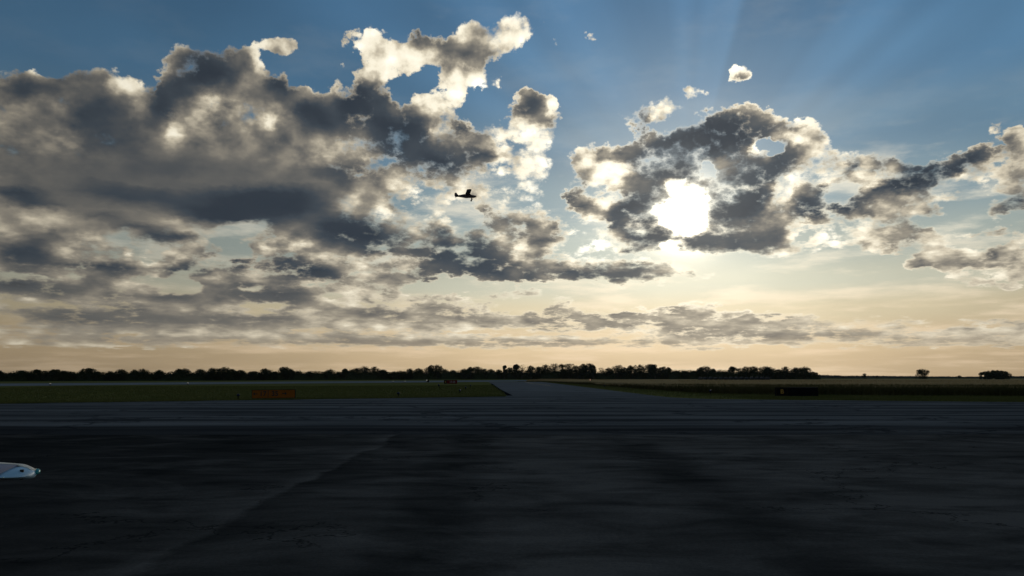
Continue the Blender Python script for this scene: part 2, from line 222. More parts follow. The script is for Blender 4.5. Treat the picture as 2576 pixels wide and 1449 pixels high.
def sample(a, px, py):
    x = (px - GX[0]) / STEP; y = (py - GY[0]) / STEP
    x = np.clip(x, 0, len(GX) - 1.001); y = np.clip(y, 0, len(GY) - 1.001)
    i = x.astype(int); j = y.astype(int); fx = x - i; fy = y - j
    return (a[j, i] * (1 - fx) * (1 - fy) + a[j, i + 1] * fx * (1 - fy) + a[j + 1, i] * (1 - fx) * fy + a[j + 1, i + 1] * fx * fy)
az = np.linspace(AZ0, AZ1, NC)
# rows closer together near the horizon
tt = T0 + (T1 - T0) * np.linspace(0, 1, NR) ** 1.15
AZg, TTg = np.meshgrid(az, tt)
dx, dy, dz = np.sin(AZg), np.cos(AZg), TTg
cP, sP = math.cos(PITCH), math.sin(PITCH)
fw = dy * cP + dz * sP; up = -dy * sP + dz * cP
PX = 1288 + F_PX * dx / fw; PY = 724.5 - F_PX * up / fw
covg = sample(cov, PX, PY); lumg = sample(lum, PX, PY)
# smooth (stratus) parts: underside of the left bank
sofg = np.clip(np.exp(-(((PX - 420) / 480) ** 2 + ((PY - 490) / 120) ** 2) ** 2), 0, 1)

# ------------------------------------------------------------------ world
W = bpy.data.worlds.new("World"); SC.world = W; W.use_nodes = True
NT = W.node_tree; NT.nodes.clear()
def mk(nt):
    class G: pass
    g = G()
    def node(t, **k):
        n = nt.nodes.new(t)
        for a, b in k.items(): setattr(n, a, b)
        return n
    def put(sock, v):
        if isinstance(v, bpy.types.NodeSocket): nt.links.new(v, sock)
        elif v is not None: sock.default_value = v
    def m(op, a, b=None, c=None, clamp=False):
        n = node('ShaderNodeMath', operation=op, use_clamp=clamp)
        put(n.inputs[0], a); put(n.inputs[1], b); put(n.inputs[2], c)
        return n.outputs[0]
    def vm(op, a, b=None, out=0):
        n = node('ShaderNodeVectorMath', operation=op)
        put(n.inputs[0], a); put(n.inputs[1], b)
        return n.outputs[out]
    def scale(v, s):
        n = node('ShaderNodeVectorMath', operation='SCALE'); put(n.inputs[0], v); put(n.inputs[3], s); return n.outputs[0]
    def comb(x, y, z=0.0):
        n = node('ShaderNodeCombineXYZ'); put(n.inputs[0], x); put(n.inputs[1], y); put(n.inputs[2], z); return n.outputs[0]
    def sep(v):
        n = node('ShaderNodeSeparateXYZ'); put(n.inputs[0], v); return n.outputs
    def mr(v, a, b, c=0.0, d=1.0, t='LINEAR'):
        n = node('ShaderNodeMapRange', interpolation_type=t, clamp=True)
        put(n.inputs[0], v); put(n.inputs[1], a); put(n.inputs[2], b); put(n.inputs[3], c); put(n.inputs[4], d); return n.outputs[0]
    def mixc(f, a, b, bt='MIX'):
        n = node('ShaderNodeMix', data_type='RGBA', blend_type=bt)
        put(n.inputs[0], f)
        for s, v in ((n.inputs[6], a), (n.inputs[7], b)):
            if isinstance(v, tuple): v = (*v[:3], 1.0)
            put(s, v)
        return n.outputs[2]
    def mixf(f, a, b):
        n = node('ShaderNodeMix', data_type='FLOAT'); put(n.inputs[0], f); put(n.inputs[2], a); put(n.inputs[3], b); return n.outputs[0]
    def mixv(f, a, b):
        n = node('ShaderNodeMix', data_type='VECTOR'); put(n.inputs[0], f); put(n.inputs[4], a); put(n.inputs[5], b); return n.outputs[1]
    def ramp(v, stops, ip='LINEAR'):
        n = node('ShaderNodeValToRGB'); r = n.color_ramp; r.interpolation = ip
        while len(r.elements) > 1: r.elements.remove(r.elements[-1])
        r.elements[0].position = stops[0][0]; r.elements[0].color = (*stops[0][1], 1)
        for p, c in stops[1:]:
            e = r.elements.new(p); e.color = (*c, 1)
        put(n.inputs[0], v); return n.outputs[0]
    def noi(v, s, d=6, r=0.55, dist=0.0, dim='3D', lac=2.0, out=0):
        n = node('ShaderNodeTexNoise', noise_dimensions=dim)
        put(n.inputs['Vector'], v) if dim != '1D' else put(n.inputs['W'], v)
        n.inputs['Scale'].default_value = s; n.inputs['Detail'].default_value = d; n.inputs['Roughness'].default_value = r
        n.inputs['Distortion'].default_value = dist; n.inputs['Lacunarity'].default_value = lac
        return n.outputs[out]
    def vor(v, s, d=3, r=0.5, feat='F1'):
        n = node('ShaderNodeTexVoronoi', voronoi_dimensions='2D', feature=feat)
        put(n.inputs['Vector'], v); n.inputs['Scale'].default_value = s; n.inputs['Detail'].default_value = d; n.inputs['Roughness'].default_value = r
        return n.outputs['Distance']
    for k, v in list(locals().items()):
        if callable(v): setattr(g, k, v)
    return g
g = mk(NT)
tc = g.node('ShaderNodeTexCoord')
sx, sy, sz = g.sep(tc.outputs['Generated'])[:3]
hor = g.m('SQRT', g.m('ADD', g.m('MULTIPLY', sx, sx), g.m('MULTIPLY', sy, sy)))
azn = g.m('ARCTAN2', sx, sy)
tn = g.m('DIVIDE', sz, g.m('MAXIMUM', hor, 0.02))
tcl = g.m('MAXIMUM', tn, 0.0)
P = g.comb(azn, tn, 0.0)
# noise spaces: upright puffs high up, sheets seen edge-on low down
invz = g.m('DIVIDE', 1.0, g.m('ADD', g.m('MAXIMUM', tn, 0.0), 0.07))
plane = g.comb(g.m('MULTIPLY', sx, invz), g.m('MULTIPLY', sy, invz), 0.0)
plane_s = g.scale(plane, 0.34)
hi = g.mr(tn, 0.14, 0.28, t='SMOOTHSTEP')
lt = g.m('MULTIPLY', g.m('LOGARITHM', g.m('ADD', tcl, 0.075), math.e), 0.47)
NV = g.comb(azn, lt, 3.7)
# domain warp
w1 = g.vm('SUBTRACT', g.noi(NV, 9.0, 3, 0.5, out=1), (0.5, 0.5, 0.5))
w2 = g.vm('SUBTRACT', g.noi(NV, 34.0, 4, 0.55, out=1), (0.5, 0.5, 0.5))
w3 = g.vm('SUBTRACT', g.noi(NV, 95.0, 3, 0.6, out=1), (0.5, 0.5, 0.5))
amp = g.mr(tn, 0.0, 0.22, 0.25, 1.0)
ampf = g.m('MULTIPLY', amp, g.mixf(g.mr(azn, math.radians(-12), 0.0), 0.7, 1.0))
warp = g.vm('ADD', g.scale(g.vm('MULTIPLY', w1, (0.013, 0.010, 0.0)), amp), g.vm('ADD', g.scale(g.vm('MULTIPLY', w2, (0.026, 0.019, 0.0)), ampf), g.scale(g.vm('MULTIPLY', w3, (0.016, 0.012, 0.0)), ampf)))
PW = g.vm('ADD', P, warp)
pu, pt, _ = g.sep(PW)[:3]
u01 = g.mr(pu, AZ0, AZ1)
ucol = g.comb(u01, u01, u01)
def row_node(c, l, s, prev=None):
    n = g.node('ShaderNodeRGBCurve')
    if prev is not None:      # keeps the rows evaluated one after the other (always 1)
        NT.links.new(g.m('ADD', prev, 5.0, clamp=True), n.inputs['Fac'])
    NT.links.new(ucol, n.inputs['Color'])
    mp = n.mapping
    for ci, vals in enumerate((c, l, s)):
        cv = mp.curves[ci]
        if vals is None: 
            continue
        N = len(vals)
        keep = [0]
        # leave out points that lie on a straight run
        for i in range(1, N - 1):
            if abs(vals[i] - vals[keep[-1]]) > 0.004 or abs(vals[i + 1] - vals[i]) > 0.004: keep.append(i)
        keep.append(N - 1)
        cv.points[0].location = (0, float(vals[0])); cv.points[1].location = (1, float(vals[-1]))
        for i in keep[1:-1]:
            cv.points.new(i / (N - 1), float(vals[i]))
    mp.update()
    return n.outputs[0]
res = None
for j in range(NR):
    r_ = row_node(covg[j], lumg[j] / 1.6, sofg[j], res)
    if res is None: res = r_
    else:
        f = g.mr(pt, float(tt[j - 1]), float(tt[j]))
        res = g.mixv(f, res, r_)
rc, rl, rs = g.sep(res)[:3]
rl = g.m('MULTIPLY_ADD', rl, 1.6 * 1.22, -0.42 * 0.22)
# elsewhere in the sky: a free field of broken cloud
far = g.m('MAXIMUM', g.mr(g.m('ABSOLUTE', azn), math.radians(33), math.radians(44), t='SMOOTHSTEP'), g.mr(tn, 0.50, 0.66, t='SMOOTHSTEP'))
gen = g.noi(plane, 1.1, 2, 0.5)
gcov = g.mr(gen, 0.42, 0.66, 0.05, 0.85)
rc = g.mixf(far, rc, gcov); rl = g.mixf(far, rl, 0.34); rs = g.mixf(far, rs, 0.3)
# billows
sunv = g.comb(g.m('SUBTRACT', SUN_AZ, azn), g.m('SUBTRACT', SUN_T, tn), 0.0)
sdist = g.vm('LENGTH', sunv, out=1)
sdir = g.vm('NORMALIZE', sunv)
NV2 = g.vm('ADD', NV, g.scale(sdir, 0.016))
def field(v):
    f1 = g.noi(v, 17.0, 9, 0.60)
    f2 = g.vor(v, 34.0, 4, 0.6)
    return g.m('ADD', g.m('MULTIPLY', g.m('SUBTRACT', f1, 0.5), 1.35), g.m('MULTIPLY', g.m('SUBTRACT', 0.42, f2), 0.36))
def billow(v):
    f1 = g.noi(v, 9.0, 6, 0.5)
    f2 = g.vor(v, 17.0, 3, 0.5)
    return g.m('ADD', g.m('MULTIPLY', f1, 1.5), g.m('MULTIPLY', f2, -0.42))
fa = field(NV)
diff = g.m('SUBTRACT', billow(NV), billow(NV2))
low = g.noi(plane_s, 9.0, 6, 0.6)
lo_w = g.mr(tn, 0.05, 0.17, 1.0, 0.0, t='SMOOTHSTEP')
calm = g.mr(tn, 0.035, 0.15, 0.6, 1.0)
fn = g.m('ADD', g.m('MULTIPLY', fa, g.mr(tn, 0.035, 0.15, 0.7, 1.0)), g.m('MULTIPLY', g.m('MULTIPLY', g.m('SUBTRACT', low, 0.5), 0.4), lo_w))
nam = g.m('MULTIPLY', g.mixf(rs, 1.15, 0.35), g.m('MULTIPLY', g.mr(rc, 0.02, 0.25, 0.35, 1.0), g.mr(rc, 0.55, 1.0, 1.4, 0.95)))
Dn = g.m('MULTIPLY_ADD', fn, nam, rc)
sunz = g.m('EXPONENT', g.m('MULTIPLY', g.m('MULTIPLY', sdist, sdist), -160.0))
wsp = g.mr(g.noi(NV, 6.0, 3, 0.5), 0.40, 0.66, 0.54, 0.90)
wsp = g.mixf(sunz, wsp, 1.15)
alpha = g.mr(Dn, 0.30, g.mixf(rs, wsp, 0.8), t='SMOOTHSTEP')
thick = g.mr(Dn, 0.40, 0.76, t='SMOOTHSTEP')
relief = g.m('MULTIPLY', g.m('MULTIPLY', diff, calm), g.mixf(rs, 0.50, 0.08))
mott = g.m('MULTIPLY', g.m('SUBTRACT', g.noi(NV, 11.0, 4, 0.5), 0.5), g.m('MULTIPLY', g.mixf(rs, -0.3, -0.2), g.mr(rl, 0.2, 0.6, 0.35, 1.0)))
body = g.m('ADD', g.m('MULTIPLY_ADD', relief, g.mr(rl, 0.2, 0.75, 0.3, 2.1), rl), mott)
fine = g.m('MULTIPLY', g.m('MULTIPLY', g.m('SUBTRACT', g.noi(NV, 38.0, 5, 0.6), 0.5), calm), g.mr(rl, 0.35, 0.8, 0.05, 0.75))
body = g.m('ADD', body, g.m('MULTIPLY', fine, g.mixf(rs, 1.0, 0.2)))
near = g.mr(sdist, 0.02, 0.75, 1.0, 0.0)
rim = g.mixf(near, 0.66, 1.06)
rim = g.mixf(g.mr(sdist, 0.05, 0.7, 1.0, 0.65), body, rim)
L = g.mixf(thick, g.m('MAXIMUM', g.m('MULTIPLY_ADD', relief, 0.8, rim), body), body)
L = g.m('MAXIMUM', L, 0.0)
ccol = g.ramp(g.m('DIVIDE', L, 1.4), [(0.0, (.026, .037, .053)), (.10, (.038, .049, .064)), (.17, (.055, .069, .085)), (.25, (.094, .100, .104)), (.34, (.165, .158, .143)), (.45, (.31, .28, .225)), (.57, (.64, .57, .435)), (.68, (.98, .90, .71)), (.8, (1.1, 1.03, .85)), (1.0, (1.5, 1.45, 1.25))])
bright = g.mr(sdist, 0.05, 0.85, 1.18, 0.74, t='LINEAR')
ccol = g.scale(ccol, bright)
# clear sky
skyramp = g.ramp(g.m('DIVIDE', tcl, 0.6), [(0.0, (.66, .485, .28)), (.03, (.76, .565, .33)), (.075, (.80, .62, .38)), (.13, (.76, .65, .43)), (.19, (.62, .62, .49)), (.26, (.41, .47, .43)), (.36, (.24, .34, .39)), (.48, (.13, .24, .345)), (.62, (.085, .195, .325)), (.80, (.070, .170, .300)), (1.0, (.06, .14, .25))], 'EASE')
sideL = g.mr(azn, math.radians(-34), math.radians(8), t='SMOOTHSTEP')
sideR = g.mr(azn, math.radians(15), math.radians(36), 1.0, 0.66, t='SMOOTHSTEP')
sfac = g.m('MULTIPLY', g.mixf(sideL, g.mixf(g.mr(tn, 0.05, 0.3), 0.40, 0.60), 1.0), g.mixf(g.mr(tn, 0.05, 0.3), sideR, 1.0))
back = g.mr(g.m('ABSOLUTE', azn), math.radians(40), math.radians(110), 1.0, 0.0, t='SMOOTHSTEP')
nish = g.node('ShaderNodeTexSky', sky_type='NISHITA', sun_disc=False, sun_elevation=SUN_EL, sun_rotation=SUN_AZ, air_density=1.0, dust_density=1.0, ozone_density=2.0)
skyc = g.scale(skyramp, sfac)
skyb = g.scale(nish.outputs[0], 0.06)
sky = g.mixc(back, skyb, skyc)
# shafts of light fanning out from the hidden sun
phi = g.m('ARCTAN2', g.m('SUBTRACT', tn, SUN_T), g.m('SUBTRACT', azn, SUN_AZ))
shaft = g.ramp(g.m('DIVIDE', phi, math.pi), [(0.0, (.5,)*3), (.10, (.46,)*3), (.14, (.56,)*3), (.165, (.5,)*3), (.20, (.60,)*3), (.225, (.5,)*3), (.25, (.66,)*3), (.275, (.60,)*3), (.30, (.46,)*3), (.36, (.42,)*3), (.405, (.42,)*3), (.42, (.78,)*3), (.455, (.72,)*3), (.475, (.60,)*3), (.495, (.72,)*3), (.52, (.52,)*3), (.57, (.46,)*3), (.61, (.60,)*3), (.66, (.74,)*3), (.70, (.56,)*3), (.74, (.66,)*3), (.78, (.46,)*3), (.82, (.56,)*3), (.86, (.42,)*3), (.93, (.5,)*3)], 'EASE')
shv = g.m('SUBTRACT', g.sep(shaft)[0], 0.5)
shn = g.m('SUBTRACT', g.noi(phi, 6.0, 3, 0.5, dim='1D'), 0.5)
sham = g.m('MULTIPLY', g.mr(sdist, 0.08, 0.3), g.mr(sdist, 0.35, 0.8, 1.0, 0.4))
shk = g.m('MULTIPLY_ADD', g.m('MULTIPLY', g.m('MULTIPLY_ADD', shn, 0.14, shv), sham), g.m('MULTIPLY', 0.95, g.mr(tn, SUN_T, SUN_T + 0.1)), 1.0)
sky = g.scale(sky, shk)
# thin veil of high haze
veil = g.m('MULTIPLY', g.m('SUBTRACT', g.noi(NV, 7.0, 5, 0.5), 0.5), 0.30)
sky = g.scale(sky, g.m('ADD', veil, 1.0))
hz = g.mixc(g.mr(sdist, 0.1, 0.8), (.70, .56, .38), (.46, .40, .29))
lowhaze = g.mr(tcl, 0.0, 0.13, 0.30, 0.0)
ccol2 = g.mixc(lowhaze, ccol, hz)
# thin bright sheets and streaks below and around the main clouds
streak = g.noi(g.vm('MULTIPLY', NV, (1.0, 2.3, 1.0)), 6.5, 7, 0.6)
vmask = g.m('MULTIPLY', g.mr(azn, math.radians(-30), math.radians(-6), 0.45, 1.0), g.mr(tn, 0.20, 0.31, 1.0, 0.06, t='SMOOTHSTEP'))
vmask = g.m('MULTIPLY', vmask, g.mr(far, 0.0, 1.0, 1.0, 0.2))
vthin = g.m('MULTIPLY', g.mr(streak, 0.46, 0.68, t='SMOOTHSTEP'), g.m('MULTIPLY', vmask, 0.62))
vcol = g.scale(g.mixc(g.mr(tn, 0.03, 0.16), (.86, .66, .44), (.92, .84, .66)), bright)
skyv = g.mixc(vthin, sky, vcol)
# light of the sun behind
colr = g.mixc(g.m('MULTIPLY', alpha, g.mr(tn, 0.008, 0.05, 0.25, 1.0)), skyv, ccol2)
g1 = g.m('EXPONENT', g.m('MULTIPLY', g.m('MULTIPLY', sdist, sdist), -850.0))
g2 = g.m('EXPONENT', g.m('MULTIPLY', sdist, -11.0))
openness = g.m('SUBTRACT', 1.0, g.m('MULTIPLY', alpha, g.mr(thick, 0.0, 0.7, 0.55, 0.97)))
gl = g.m('ADD', g.m('MULTIPLY', g.m('MULTIPLY', g1, 2.4), g.m('POWER', openness, 1.3)), g.m('MULTIPLY', g.m('MULTIPLY', g2, 0.80), g.m('MULTIPLY_ADD', openness, 0.9, 0.1)))
glc = g.vm('MULTIPLY', g.comb(gl, gl, gl), (1.0, 0.88, 0.66))
colr = g.vm('ADD', colr, glc)
# ground side of the world
colr = g.mixc(g.mr(tn, -0.03, -0.002), (.03, .03, .028), colr)
bg = g.node('ShaderNodeBackground'); bg.inputs[1].default_value = 0.1
NT.links.new(g.scale(colr, 10.0), bg.inputs[0])
wo = g.node('ShaderNodeOutputWorld'); NT.links.new(bg.outputs[0], wo.inputs[0])
W.cycles.sampling_method = 'MANUAL'; W.cycles.sample_map_resolution = 512

# ================================================================== helpers for things
rnd = random.Random(11)
def tag(o, label=None, cat=None, group=None, kind=None):
    if label: o['label'] = label
    if cat: o['category'] = cat
    if group: o['group'] = group
    if kind: o['kind'] = kind
    return o
def new_mat(name):
    m = bpy.data.materials.new(name); m.use_nodes = True
    nt = m.node_tree; nt.nodes.clear(); h = mk(nt)
    b = h.node('ShaderNodeBsdfPrincipled'); o = h.node('ShaderNodeOutputMaterial')
    nt.links.new(b.outputs[0], o.inputs[0])
    h.b = b; h.nt = nt
    return m, h
def plain(name, col, rough=0.6, metal=0.0, var=0.15, scale=6.0, spec=0.5, emit=None, trans=0.0):
    m, h = new_mat(name)
    co = h.node('ShaderNodeTexCoord').outputs['Object']
    n = h.noi(co, scale, 4, 0.6)
    f = h.mr(n, 0.3, 0.7, 1 - var, 1 + var)
    c = h.vm('MULTIPLY', h.comb(f, f, f), tuple(col))
    h.put(h.b.inputs['Base Color'], c)
    h.put(h.b.inputs['Roughness'], h.mr(n, 0.3, 0.7, min(1, rough * 1.1), rough * 0.85))
    h.b.inputs['Metallic'].default_value = metal
    h.b.inputs['Specular IOR Level'].default_value = spec
    if trans: h.b.inputs['Transmission Weight'].default_value = trans
    if emit:
        h.b.inputs['Emission Color'].default_value = (*emit[0], 1); h.b.inputs['Emission Strength'].default_value = emit[1]
    return m
class MB:
    """gathers faces of one mesh"""
    def __init__(s): s.v = []; s.f = []
    def add(s, vs, fs):
        k = len(s.v); s.v += [tuple(v) for v in vs]; s.f += [tuple(i + k for i in f) for f in fs]
    def box(s, c, d, M=None):
        x, y, z = d[0] / 2, d[1] / 2, d[2] / 2
        vs = [Vector((a * x, b * y, e * z)) for e in (-1, 1) for b in (-1, 1) for a in (-1, 1)]
        if M is not None: vs = [M @ v for v in vs]
        vs = [v + Vector(c) for v in vs]
        s.add(vs, [(0, 2, 3, 1), (4, 5, 7, 6), (0, 1, 5, 4), (2, 6, 7, 3), (0, 4, 6, 2), (1, 3, 7, 5)])
    def tube(s, pts, rads, n=8, cap=True):
        rings = []
        for i, p in enumerate(pts):
            p = Vector(p)
            d = (Vector(pts[min(i + 1, len(pts) - 1)]) - Vector(pts[max(i - 1, 0)])).normalized()
            a = d.orthogonal().normalized() if abs(d.z) < 0.9 else d.cross(Vector((0, 1, 0))).normalized()
            b = d.cross(a)
            rings.append([p + (a * math.cos(t) + b * math.sin(t)) * rads[i] for t in [2 * math.pi * k / n for k in range(n)]])
        s.loft(rings, cap)
    def loft(s, rings, cap=True, closed=True):
        n = len(rings[0]); vs = [v for r in rings for v in r]; fs = []
        for i in range(len(rings) - 1):
            for k in range(n if closed else n - 1):
                a = i * n + k; b = i * n + (k + 1) % n
                fs.append((a, b, b + n, a + n))
        if cap: fs.append(tuple(reversed(range(n)))); fs.append(tuple(range((len(rings) - 1) * n, len(rings) * n)))
        s.add(vs, fs)
    def lathe(s, prof, c=(0, 0, 0), n=12):
        rings = [[Vector((c[0] + r * math.cos(2 * math.pi * k / n), c[1] + r * math.sin(2 * math.pi * k / n), c[2] + z)) for k in range(n)] for r, z in prof]
        s.loft(rings)
    def build(s, name, mat, parent=None, smooth=False, loc=None):
        me = bpy.data.meshes.new(name); me.from_pydata(s.v, [], s.f); me.update()
        me.materials.append(mat)
        if smooth: me.shade_smooth()
        o = bpy.data.objects.new(name, me); COL.objects.link(o)
        if parent: o.parent = parent
        if loc is not None: o.location = loc
        return o
def empty(name, loc, rz=0.0, rot=None):
    o = bpy.data.objects.new(name, None); COL.objects.link(o); o.location = loc
    o.rotation_euler = rot if rot else (0, 0, rz); o.empty_display_size = 0.3
    return o
def sheet(name, pts, z, mat, kind='structure'):
    me = bpy.data.meshes.new(name); bm = bmesh.new()
    vs = [bm.verts.new((p[0], p[1], z)) for p in pts]
    f = bm.faces.new(vs)
    if f.normal.z < 0: f.normal_flip()
    bm.normal_update()
    if f.normal.z < 0: bmesh.ops.reverse_faces(bm, faces=[f])
    bmesh.ops.triangulate(bm, faces=bm.faces[:])
    bm.to_mesh(me); bm.free(); me.materials.append(mat)
    o = bpy.data.objects.new(name, me); COL.objects.link(o); o['kind'] = kind
    return o
def frame_mesh(bm_obj): pass
def wobble(a, b, n, amp, seed):
    """points from a to b with a ragged sideways wander"""
    r = random.Random(seed); out = []
    d = Vector((b[0] - a[0], b[1] - a[1])); nn = Vector((-d.y, d.x)).normalized()
    for i in range(n + 1):
        t = i / n
        w = amp * (mnoise.noise(Vector((t * n * 0.37, seed * 3.1, 0))) + 0.5 * mnoise.noise(Vector((t * n * 1.3, seed * 5.1, 2))))
        if i in (0, n): w *= 0.0
        out.append((a[0] + d.x * t + nn.x * w, a[1] + d.y * t + nn.y * w))
    return out

# ================================================================== ground materials
def grass_mat(name, c1, c2, sc=0.25):
    m, h = new_mat(name)
    co = h.node('ShaderNodeTexCoord').outputs['Object']
    a = h.noi(co, sc, 6, 0.6); b = h.noi(co, sc * 30, 4, 0.7)
    c = h.mixc(h.mr(a, 0.3, 0.7), c1, c2)
    f = h.mr(b, 0.2, 0.8, 0.6, 1.4)
    c = h.vm('MULTIPLY', c, h.comb(f, f, f))
    h.put(h.b.inputs['Base Color'], c); h.b.inputs['Roughness'].default_value = 0.9; h.b.inputs['Specular IOR Level'].default_value = 0.0
    bu = h.node('ShaderNodeBump'); bu.inputs['Strength'].default_value = 0.8; bu.inputs['Distance'].default_value = 0.06
    h.put(bu.inputs['Height'], b); h.put(h.b.inputs['Normal'], bu.outputs[0])
    return m
M_grass = grass_mat('mown_grass', (.10, .105, .028), (.165, .145, .048))
M_field = grass_mat('dry_field', (.34, .225, .095), (.46, .30, .14), 0.04)
M_weed = grass_mat('tall_weeds', (.055, .052, .018), (.12, .092, .036), 0.2)

def asphalt_apron():
    m, h = new_mat('sealed_asphalt')
    co = h.node('ShaderNodeTexCoord').outputs['Object']
    x, y, z = h.sep(co)[:3]
    wob = h.m('MULTIPLY', h.m('SUBTRACT', h.noi(co, 0.6, 5, 0.6), 0.5), 0.7)
    wob = h.m('ADD', wob, h.m('MULTIPLY', h.m('SUBTRACT', h.noi(co, 0.11, 3, 0.5), 0.5), 2.0))
    xw = h.m('ADD', x, wob)
    # paving lanes laid away from the camera: each its own tone
    lanes = h.ramp(h.mr(xw, -16, 16), [(0.0, (.24,)*3), (.12, (.18,)*3), (.20, (.26,)*3), (.27, (.20,)*3), (.33, (.34,)*3), (.375, (.44,)*3), (.386, (.60,)*3), (.391, (.72,)*3), (.394, (.26,)*3), (.405, (.34,)*3), (.42, (.44,)*3), (.445, (.54,)*3), (.455, (.38,)*3), (.478, (.40,)*3), (.49, (.64,)*3), (.55, (.72,)*3), (.572, (.70,)*3), (.586, (.44,)*3), (.60, (.46,)*3), (.615, (.76,)*3), (.64, (.78,)*3), (.70, (.72,)*3), (.73, (.60,)*3), (.76, (.72,)*3), (.86, (.62,)*3), (1.0, (.50,)*3)])
    lane = h.sep(lanes)[0]
    st = h.vm('MULTIPLY', co, (0.55, 1.1, 1.0))
    s1 = h.noi(st, 1.0, 6, 0.62, 0.6); s2 = h.noi(co, 0.22, 5, 0.55, 0.3)
    s3 = h.noi(h.vm('MULTIPLY', co, (0.30, 0.5, 1)), 1.0, 7, 0.65, 0.8)
    grit = h.noi(co, 22.0, 5, 0.75)
    t = h.m('MULTIPLY', lane, h.mr(s2, 0.3, 0.7, 0.6, 1.35))
    t = h.m('MULTIPLY', t, h.mr(s1, 0.30, 0.70, 0.40, 1.65))
    dust = h.mr(s3, 0.50, 0.75, 0.0, 0.60)
    t = h.m('ADD', t, dust)
    # old joint at the far edge and a scatter of thin cracks
    cr = h.node('ShaderNodeTexVoronoi', feature='DISTANCE_TO_EDGE'); cr.inputs['Scale'].default_value = 0.16
    cw = h.vm('ADD', co, h.scale(h.vm('SUBTRACT', h.noi(co, 1.3, 4, 0.6, out=1), (0.5,) * 3), 2.4))
    h.put(cr.inputs['Vector'], cw)
    crk = h.m('MULTIPLY', h.mr(cr.outputs['Distance'], 0.001, 0.007, 1.0, 0.0), h.mr(h.noi(co, 0.3, 2, 0.5), 0.49, 0.54))
    t = h.m('MULTIPLY', t, h.mr(crk, 0, 1, 1.0, 0.3))
    t = h.m('MULTIPLY', t, h.mr(grit, 0.3, 0.7, 0.72, 1.28))
    c = h.mixc(h.mr(t, 0.0, 1.1), (.0095, .0108, .0105), (.128, .114, .098))
    h.put(h.b.inputs['Base Color'], c)
    h.put(h.b.inputs['Roughness'], h.mr(t, 0, 1, 0.80, 0.98)); h.b.inputs['Specular IOR Level'].default_value = 0.0
    bu = h.node('ShaderNodeBump'); bu.inputs['Strength'].default_value = 0.5; bu.inputs['Distance'].default_value = 0.01
    h.put(bu.inputs['Height'], grit); h.put(h.b.inputs['Normal'], bu.outputs[0])
    return m
def asphalt_old(name, lo, hi, spacing=4.1, off=0.4, joints=True, tint=1.0):
    m, h = new_mat(name)
    co = h.node('ShaderNodeTexCoord').outputs['Object']
    x, y, z = h.sep(co)[:3]
    n1 = h.noi(h.vm('MULTIPLY', co, (0.05, 0.45, 1)), 1.0, 6, 0.62, 0.4); n2 = h.noi(co, 0.12, 5, 0.6); gr = h.noi(co, 40, 3, 0.7)
    t = h.m('ADD', h.m('MULTIPLY', h.mr(n1, 0.3, 0.7), 0.65), h.m('MULTIPLY', h.mr(n2, 0.3, 0.7), 0.35))
    if joints:
        yw = h.m('ADD', y, h.m('MULTIPLY', h.m('SUBTRACT', h.noi(h.comb(x, 0.0, 0.0), 0.08, 5, 0.6), 0.5), 0.8))
        fr = h.m('PINGPONG', h.m('ADD', yw, off), spacing / 2)
        jn = h.noi(h.vm('MULTIPLY', co, (0.10, 0.25, 1)), 1.0, 3, 0.5)
        wd = h.mr(jn, 0.35, 0.65, 0.30, 0.95)
        j = h.m('MULTIPLY', h.mr(h.m('DIVIDE', fr, wd), 0.6, 1.2, 1.0, 0.0), h.mr(jn, 0.35, 0.5, 0.35, 1.0))
        t = h.m('MULTIPLY', t, h.m('SUBTRACT', 1.0, h.m('MULTIPLY', j, 0.75)))
    cr = h.node('ShaderNodeTexVoronoi', feature='DISTANCE_TO_EDGE'); cr.inputs['Scale'].default_value = 0.11
    cw = h.vm('ADD', co, h.scale(h.vm('SUBTRACT', h.noi(co, 0.5, 4, 0.6, out=1), (0.5,) * 3), 5.0))
    h.put(cr.inputs['Vector'], cw)
    crk = h.m('MULTIPLY', h.mr(cr.outputs['Distance'], 0.008, 0.024, 1.0, 0.0), h.mr(h.noi(co, 0.11, 2, 0.5), 0.42, 0.48))
    t = h.m('MULTIPLY', t, h.mr(crk, 0, 1, 1.0, 0.2))
    t = h.m('MULTIPLY', t, h.mr(gr, 0.3, 0.7, 0.9, 1.1))
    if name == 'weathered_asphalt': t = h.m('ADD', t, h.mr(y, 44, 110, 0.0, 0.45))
    if name == 'shoulder_asphalt': t = h.m('MULTIPLY', t, h.mr(h.m('ADD', x, h.m('MULTIPLY', n2, 8.0)), -12, 6, 0.25, 1.0))
    h.put(h.b.inputs['Base Color'], h.mixc(t, lo, hi))
    h.b.inputs['Roughness'].default_value = 0.93; h.b.inputs['Specular IOR Level'].default_value = 0.0
    bu = h.node('ShaderNodeBump'); bu.inputs['Strength'].default_value = 0.4; bu.inputs['Distance'].default_value = 0.01
    h.put(bu.inputs['Height'], gr); h.put(h.b.inputs['Normal'], bu.outputs[0])
    return m
M_apron = asphalt_apron()
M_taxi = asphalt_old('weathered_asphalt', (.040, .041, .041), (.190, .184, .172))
M_band = asphalt_old('shoulder_asphalt', (.030, .030, .030), (.125, .118, .108), 5.5, 1.0)
M_run = asphalt_old('runway_asphalt', (.15, .155, .16), (.24, .245, .25), 9.0, 2.0, False)

